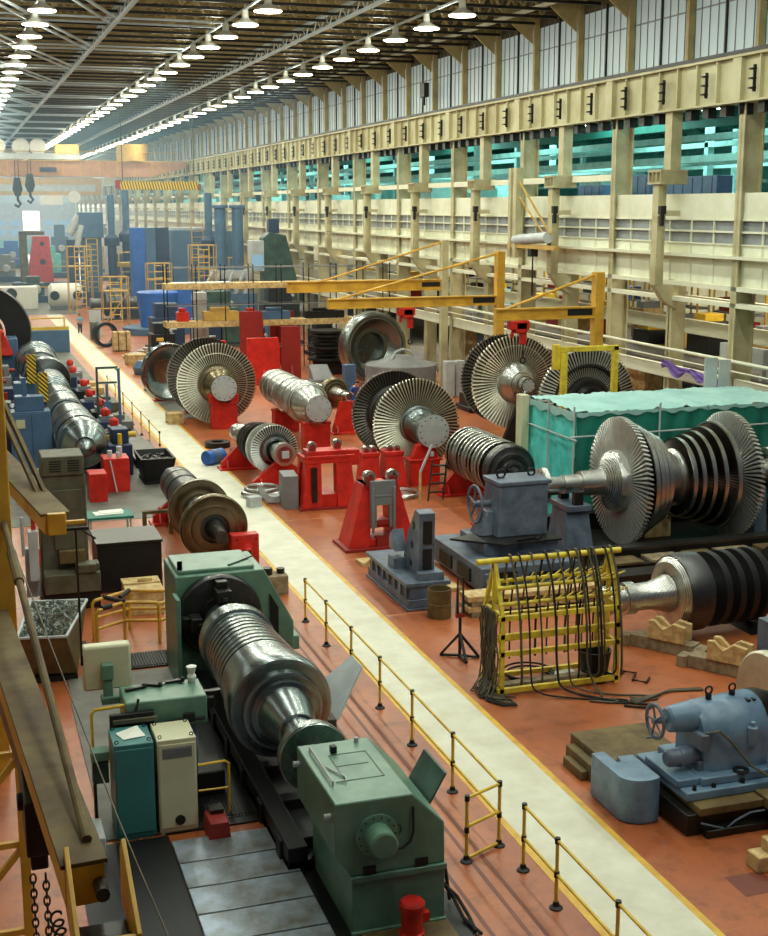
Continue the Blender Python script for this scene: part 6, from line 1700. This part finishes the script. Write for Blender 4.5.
mach('dark green tapered press frame with cab, right of the blue machines', 'machine', (26.6, 111, 0), [('frame', 'green_dk', M().prism([(-1.2, 0), (-1.2, 8.4), (-.6, 8.9), (.8, 8.6), (1.7, 5.0), (1.8, 0)], 'y', -.8, .8)), ('cab', 'lgrey', M().box(-2.3, -1.2, -1, .6, 5.6, 8.2)), ('cab_window', 'glass', M().box(-2.2, -1.3, -1.06, -1.0, 5.8, 7.0)), ('motor', 'navy', M().box(-.6, .3, -.4, .4, 8.8, 10.0))], 'press')
mach('red machine column with round openings far down the hall at left', 'machine', (11.9, 190, 0), [('column', 'red', M().taper((-2.0, 1.6, -1, 1), (-1.0, 1.2, -1, 1), .6, 7.0)), ('frame', 'rust', M().box(-2.8, -1.8, -1, 1, .5, 7.6).box(-2.8, .6, -1, 1, 7.2, 7.7)), ('opening', 'black', M().tube((.2, -1.1, 3.5), (.2, -1, 3.5), .4, 16).tube((.2, -1.1, 6.0), (.2, -1, 6.0), .3, 16)), ('base', 'navy', M().box(-4, 4, -2.5, 1.5, 0, .7))], 'red_press')
mach('white rounded casing with two dark ports, beyond the person', 'casing', (11.6, 147, 0), [('shell', 'white', M().lathe([(-1.8, 0), (-1.8, 1.0), (-1.5, 1.35), (1.5, 1.35), (1.8, 1.0), (1.8, 0)], 'x', (0, 0, 1.5), 32)), ('port', 'black', M().tube((-1.2, -1.5, 1.6), (-1.2, -1.1, 1.6), .5, 20).tube((1.2, -1.5, 1.6), (1.2, -1.1, 1.6), .5, 20)), ('saddle', 'grey', M().box(-1.6, 1.6, -.8, .8, 0, .6))], 'white_casing')
mach('white floor casing with one dark port farther left beyond the long blue bed', 'casing', (5.6, 150, 0), [('shell', 'white', M().box(-3.2, 3.2, -1.5, 1.5, 0, 2.4)), ('port', 'black', M().tube((.4, -1.6, 1.7), (.4, -1.5, 1.7), .6, 20))], 'white_casing')
rotor('far rotor of dark plain wheels beyond the walkway end', (15.4, 132.5, 1.6), 0, [(-2.6, 0), (-2.6, .5), (-1.4, .5), (-1.35, 1.0), (-1.1, 1.3), (-.8, 1.3), (-.7, .8), (-.3, .8), (-.25, 1.5), (.2, 1.5), (.3, .8), (.6, .8), (.65, 1.5), (1.1, 1.5), (1.2, .7), (2.6, .6), (2.6, 0)], mat='steel_dk')
mach('dark stand with yellow bars under the far dark wheeled rotor', 'stand', (15.4, 132.4, 0), [('stand', 'dark', M().box(-2.4, -1.5, -.6, .6, .1, 1.05).box(1.4, 2.3, -.6, .6, .1, .85).box(-2.4, 2.3, -.9, .9, 0, .1)), ('bar', 'yellow', M().tube((-2.4, -1.7, 1.2), (2.3, -1.7, 1.2), .06).tube((-2.4, -1.7, 0), (-2.4, -1.7, 1.2), .06).tube((2.3, -1.7, 0), (2.3, -1.7, 1.2), .06))], 'far_stand')
mach('vivid blue round tank on a low blue ring base beyond the discs', 'tank', (17.2, 116.5, 0), [('tank', 'vivid', M().lathe([(.6, 0), (.6, 1.6), (3.6, 1.9), (3.7, 1.7), (3.7, 0)], 'z', (0, 0, 0), 36)), ('ring_base', 'slate', M().lathe([(0, 0), (0, 3.2), (.6, 3.2), (.6, 0)], 'z', (0, 0, 0), 44)), ('pedestal', 'vivid', M().box(1.6, 3.0, -.8, .8, .6, 4.2))], 'blue_tank')
mach('pale blue workbench with rail behind the tank', 'bench', (21.5, 119, 0), [('bench', 'slate', M().box(-1.5, 2.6, -1, 1, 0, 1.8)), ('rail', 'ochre', M().tube((-1.5, -1, 2.6), (2.6, -1, 2.6), .05).tube((-1.5, -1, 1.8), (-1.5, -1, 2.6), .05).tube((2.6, -1, 1.8), (2.6, -1, 2.6), .05))], 'bench')
mach('yellow railed platform with striped edge beside the planer gantry', 'platform', (18.8, 145, 0), [('deck', 'hazard', M().box(-1.6, 1.6, -1, 1, 4.6, 5.1)), ('rail', 'yellow', M().tube((-1.6, -1, 6.2), (1.6, -1, 6.2), .06).tube((-1.6, -1, 5.1), (-1.6, -1, 6.2), .06).tube((1.6, -1, 5.1), (1.6, -1, 6.2), .06).tube((0, -1, 5.1), (0, -1, 6.2), .06)), ('leg', 'ochre', ladder_rails(M(), -1.4, -.9, 0, 4.6, 2.6))], 'platform')
for x, y, h, lb in ((12.6, 139, 7.0, 'yellow ladder tower left of the blue grey planer gantry'), (19.6, 131, 5.5, 'yellow ladder tower before the vivid blue cabinet column'), (22.4, 122, 7.5, 'yellow ladder tower before the wide grey blue housing'), (14.4, 124, 4.6, 'low yellow ladder tower beside the blue tank'), (27.6, 130, 6.0, 'yellow ladder tower right of the hydraulic cylinders')):
    t = thing('access_tower', lb, 'tower', (x, y, 0))
    ladder_rails(M(), -.5, 0, 0, h, 1.0).out('ladder', 'yellow', t)
    m = M().box(-1.2, 1.2, 0, 1.4, h * .7, h * .7 + .12)
    m.out('deck', 'ochre', t)
    m = M()
    for xx in (-1.2, 1.2):
        for yy in (0, 1.4):
            m.tube((xx, yy, 0), (xx, yy, h), .05, 6)
    m.tube((-1.2, 0, h), (1.2, 0, h), .05, 6).tube((-1.2, 1.4, h), (1.2, 1.4, h), .05, 6).tube((-1.2, 0, h * .85), (1.2, 0, h * .85), .05, 6).tube((-1.2, 0, .2), (1.2, 0, h * .7), .05, 6)
    m.out('frame', 'ochre', t)
random.seed(21)
dkm = [('black', 14.5, 97, 2.6, 1.8, 'black machine under the left end of the scaffold'), ('navy', 18.2, 99, 3.0, 2.2, 'navy machine behind the upright polished steel cylinder'), ('dark', 20.8, 93, 2.4, 1.6, 'dark iron machine behind the narrow dull red plate'), ('slate', 23.4, 97, 3.2, 2.4, 'slate machine behind the tall stack of black discs'), ('black', 26.4, 95, 2.8, 2.0, 'black machine behind the silver dished casing ring'), ('green_dk', 20.2, 104, 4.4, 3.0, 'dark green machine behind the scaffold middle bays'), ('navy', 15.8, 103, 3.6, 2.6, 'navy machine farther behind the left scaffold bays'), ('dark', 25.2, 104, 5.0, 3.0, 'tall dark machine before the dark green press frame'), ('slate', 13.6, 92.5, 1.2, 1.6, 'low slate machine beside the low pale crate'), ('black', 28.0, 86, 2.4, 1.4, 'black machine by the wall behind the pale blue panels'), ('dark', 27.2, 66, 1.3, 1.6, 'dark low iron stand behind the upright bladed rotor'), ('rust', 22.6, 61, 1.0, 1.8, 'rusty low iron stand left of the upright bladed rotor'), ('navy', -.5, 66, 2.2, 2.0, 'navy machine base by the amber column, nearest of the left edge row'), ('dark', -.2, 78, 2.6, 2.2, 'dark machine base at the left edge before the huge dark wheel'), ('dark', .3, 44, 1.8, 1.6, 'dark oily machine base at the left edge behind the olive column')]
for mt, x, y, h, w, lb in dkm:
    mach(lb, 'machine', (x, y, 0), [('body', mt, M().box(-w / 2, w / 2, -.9, .9, .3, h * .7)), ('head', mt, M().box(-w * .35, w * .3, -.7, .8, h * .7, h)), ('base', 'black', M().box(-w * .6, w * .6, -1.1, 1.1, 0, .3)), ('handle', 'lgrey', M().tube((-w * .2, -.95, h * .45), (w * .25, -.95, h * .45), .08).tube((w * .3, -.8, h * .8), (w * .3, -1.1, h * .8), .12)), ('guard', 'yellow' if mt in ('black', 'navy') else 'red_dk', M().box(-w * .3, 0, -.97, -.9, h * .5, h * .6))], 'floor_machine')
far = [('green_dk', 9.0, 160, 3.0, 2.4, 'dark green far machine block left of the red press column'), ('slate', 2.5, 172, 4.2, 3.2, 'blue grey far machine at the left edge beyond the white casing'), ('grey', 0.2, 140, 3.0, 2.6, 'grey far wheel guard at the left edge'), ('tealwall', 14.5, 215, 5.0, 4.0, 'teal far machine housing beyond the red press'), ('slate', 18.0, 235, 8.0, 3.0, 'tall slate far machine before the end wall doorway'), ('lgrey', 24.0, 205, 9.0, 3.2, 'tall pale far machine against the right side'), ('navy', 21.5, 175, 5.0, 3.0, 'navy far machine behind the wide grey blue housing'), ('slate', 27.0, 165, 7.0, 2.2, 'slate far machine by the right wall'), ('vivid', 10.5, 250, 5.0, 4.0, 'vivid blue far machine before the end wall'), ('red_dk', 20.8, 260, 4.0, 3.0, 'dull red far machine low before the end wall'), ('ochre', 25.5, 230, 6.0, 2.0, 'ochre far frame near the right wall end'), ('grey', 7.5, 205, 4.0, 3.0, 'grey far machine base at the left before the teal wall')]
for mt, x, y, h, w, lb in far:
    mach(lb, 'machine', (x, y, 0), [('body', mt, M().box(-w / 2, w / 2, -1.2, 1.2, .8, h * .75)), ('head', mt, M().box(-w * .32, w * .3, -1.0, 1.0, h * .75, h)), ('base', 'navy', M().box(-w * .75, w * .75, -2, 1.5, 0, .8)), ('spindle', 'lgrey', M().lathe([(-1.9, 0), (-1.9, .5), (-1.5, .6), (-1.2, .6)], 'y', (.2, 0, h * .5), 16)), ('rail', 'yellow', M().tube((-w * .7, -1.8, 1.8), (w * .7, -1.8, 1.8), .06).tube((-w * .7, -1.8, .8), (-w * .7, -1.8, 1.8), .06).tube((w * .7, -1.8, .8), (w * .7, -1.8, 1.8), .06))], 'far_machine')

# ------------------------------------------------------------------ travelling bridge crane and lifting beam
bc_ = thing('bridge_crane', 'tan travelling bridge crane spanning the hall under the lamps', 'crane', (0, 170, 14.6))
M().box(-28.5, 24.5, -.9, -.5, .1, 2.0).box(-28.5, 24.5, .8, 1.2, .1, 2.0).out('girder', 'crane', bc_)
M().prism([(24.5, .1), (29.2, 1.3), (29.2, 2.0), (24.5, 2.0)], 'y', -.9, 1.2).out('end_carriage', 'crane', bc_)
m = M().box(-28.5, 29, -1.5, -1.4, 1.95, 2.05)
for i in range(26):
    x = -28 + i * 2.2
    m.box(x - .06, x + .06, -.96, -.9, .1, 2.0)
    if i % 3 == 0:
        m.bar((x, -.95, 1.9), (x + 2, -.95, .3), .12)
m.out('stiffener', 'ochre', bc_, sm=0)
M().tube((-28, -1.4, 3.1), (28, -1.4, 3.1), .05, 6).out('handrail', 'ochre', bc_)
M().box(11.0, 13.0, -1.2, -.96, .7, 1.2).out('name_board', 'navy', bc_)
M().lathe([(2.05, 0), (2.05, 1.95), (4.1, 1.95), (4.1, 0)], 'z', (22.5, .2, 0), 32).out('drum', 'ochre', bc_)
tr_ = thing('hoist_trolley', 'white hoist trolley with round motor covers on the bridge crane', 'trolley', (7.5, 170, 16.75))
M().box(-3.5, 8.5, -1.2, 1.3, 0, .7).out('frame', 'lgrey', tr_)
for x in (-1.4, 1.4, 3.4):
    M().lathe([(-1.1, 0), (-1.1, 1.0), (1.1, 1.0), (1.1, 0)], 'y', (x, 0, 1.5), 24).out('motor_cover', 'white', tr_)
M().box(5.5, 8.3, -1.15, 1.2, .7, 1.8).out('panel', 'ochre', tr_)
for x, z, lb in ((8.2, 12.1, 'larger black crane hook below the bridge crane, left of the pair'), (9.7, 12.6, 'smaller black crane hook below the bridge crane, right of the pair')):
    h = thing('crane_hook', lb, 'hook', (x, 168.3, z))
    M().prism([(-.6, 1.0), (-.35, 2.4), (.35, 2.4), (.6, 1.0), (.3, .2), (-.3, .2)], 'y', -.3, .3).out('block', 'black', h)
    M().path([(0, 0, .3), (0, 0, -.3), (.3, 0, -.7), (0, 0, -1.1), (-.4, 0, -.8)], .16, 8).out('hook', 'black', h)
    M().tube((-.2, 0, 2.4), (-.2, 0, 16.6 - z), .05, 5).tube((.2, 0, 2.4), (.2, 0, 16.6 - z), .05, 5).out('rope', 'black', h)
lbm = thing('lifting_beam', 'yellow and dark striped lifting beam hanging above the blue machines', 'beam', (19.8, 131, 12.65))
M().box(-3.8, 3.8, -.5, .5, 0, .8).out('beam', 'hazard_v', lbm)
M().box(-4.2, -3.6, -.4, .4, .1, .9).box(3.6, 4.1, -.4, .4, .0, .6).out('end_cap', 'red_dk', lbm)
M().tube((-3.5, 0, .8), (-3.5, 0, 7.8), .04, 5).tube((3.5, 0, .8), (3.5, 0, 7.8), .04, 5).out('rope', 'dark', lbm)
b3 = thing('bridge_crane', 'pale second bridge crane farther down the hall behind the tan one', 'crane', (0, 250, 12.6))
M().box(-28.5, 27, -.9, .9, .5, 3.6).out('girder', 'ochre', b3)
M().box(8, 26, -1.0, -.9, 1.2, 2.4).out('panel', 'lgrey', b3)
M().lathe([(-2.2, 1.1), (-1.0, 1.1)], 'y', (22, 0, .2), 20).box(16, 20, -1.4, 0, -1.2, .5).out('cabin', 'white', b3)

# ------------------------------------------------------------------ fittings along the gallery
random.seed(5)
gal = [('lgrey', 'pale parapet beam on the lower gallery'), ('tarp', 'turquoise covered crate on the lower gallery'), ('ochre', 'ochre parts rack on the lower gallery'), ('black', 'dark machine on the lower gallery'), ('wood', 'timber case on the lower gallery'), ('red_dk', 'dull red tank on the lower gallery')]
k = 0
ordn = ['between the first and second wall columns', 'between the second and third wall columns', 'between the third and fourth wall columns', 'between the fourth and fifth wall columns', 'between the fifth and sixth wall columns', 'between the sixth and seventh wall columns', 'between the seventh and eighth wall columns']
for b_i in range(7):
    y0 = B0 + BAY * (b_i - 0)
    for j in range(4):
        mt, lb = gal[(b_i * 2 + j) % 6]
        y = y0 + 1.4 + j * 2.4
        w = .5 + random.random() * .6
        h = .8 + random.random() * 1.0
        x = 33.8 + random.random() * 2
        if mt == 'lgrey':
            solo(M().box(-.15, .15, -1.6, 1.6, 0.4, 1.3).box(-.1, .1, -1.5, -1.3, 0, .4).box(-.1, .1, 1.3, 1.5, 0, .4), 'parapet_beam', mt, lb + ' ' + ordn[b_i] + (' , deeper in' if j > 2 else ''), 'beam', (31.3, y, 4.0))
        else:
            g_ = thing('gallery_load', lb + ' ' + ordn[b_i], 'load', (x, y, 4.0))
            M().box(-.6, .6, -w, w, .1, h).out('body', mt, g_, bevel=.04)
            M().box(-.5, .5, -w * .6, w * .5, h, h + .35).box(-.55, .55, -w * .9, w * .9, 0, .1).out('top', 'yellow' if j % 2 else 'grey', g_, bevel=.02)
for i in range(10):
    y = B0 + 2 + i * 5.2
    t = thing('storage_rack', 'yellow and black storage rack, %s from the near end, deep in the lower gallery' % ORD[i], 'rack', (38.2, y, 4.0), 0, 'racks deep in the lower gallery')
    m = M()
    for yy in (-1.8, 0, 1.8):
        m.box(-.4, -.32, yy - .05, yy + .05, 0, 2.9).box(.32, .4, yy - .05, yy + .05, 0, 2.9)
    m.out('upright', 'yellow', t, sm=0)
    M().box(-.4, .4, -1.8, 1.8, .6, .7).box(-.4, .4, -1.8, 1.8, 1.6, 1.7).out('shelf', 'grey', t, sm=0)
    M().box(-.3, .3, -1.5, -.4, .7, 1.3).box(-.3, .3, .3, 1.4, 1.7, 2.4).out('stock', ('vivid', 'black', 'red_dk', 'lgrey')[i % 4], t, sm=0)
for i in range(9):
    y = B0 - 2 + i * 5.2
    solo(M().box(-.5, .5, -1.9, 1.9, 0, 3.1).box(-.45, .45, -1.5, -.2, 3.1, 3.4), 'ground_bay_cabinet', ('lgrey', 'yellow', 'slate', 'wood', 'black')[i % 5], ('pale grey', 'yellow', 'slate blue', 'timber', 'black')[i % 5] + ' storage unit on the ground floor under the gallery, ' + ('nearest of its colour' if i < 5 else 'farther of its colour'), 'unit', (33 + (i % 3), y, 0), 0, bevel=.03)
for (y, w, h, x, lb) in ((57.4, 1.55, 1.1, 32.0, 'grey box cabinets on the upper ledge, left of the pair in the nearest bay'), (52.2, 2.1, .95, 32.0, 'longer grey box cabinets on the upper ledge, right of the pair in the nearest bay'), (62.0, 1.4, .7, 32.0, 'low grey box cabinet on the upper ledge in the second bay')):
    t = thing('ledge_cabinet', lb, 'cabinet', (x, y, 11.4))
    M().box(-.4, .4, -w, w, 0, h).out('body', 'slate', t, bevel=.02)
    m = M()
    for j in range(int(w * 2.4)):
        yy = -w + .35 + j * .8
        m.box(-.42, -.4, yy, yy + .03, .08, h - .08)
    m.out('seam', 'navy', t, sm=0)
wh = thing('wall_hoist', 'buff wall jib with hanging white hoist drum on the wall between masts', 'hoist', (28.4, 63.9, 0))
M().box(-.2, .2, -.2, .2, 8.4, 13.0).box(-.2, .2, .5, .8, 8.4, 13.0).out('post', 'column', wh)
M().tube((0, -3.8, 9.5), (0, .2, 9.3), .28, 14).out('drum', 'lgrey', wh)
M().box(-.15, .15, -4.8, .5, 8.9, 9.1).bar((0, .3, 12.6), (0, -4.0, 9.7), .08).bar((0, .3, 11.8), (0, -3.2, 9.7), .06).out('arm', 'ochre', wh)
M().tube((0, -2, 8.9), (0, -2, 6.5), .04, 6).box(-.2, .2, -2.2, -1.8, 8.5, 8.9).out('hook', 'black', wh)
solo(M().box(-.15, .2, -.45, .45, -.3, .6).tube((0, 0, -.2), (0, 0, -.8), .1), 'loudspeaker', 'black', 'small black loudspeaker on an upper window column', 'speaker', (29.9, 82.6, 18.3), 0, bevel=.04)
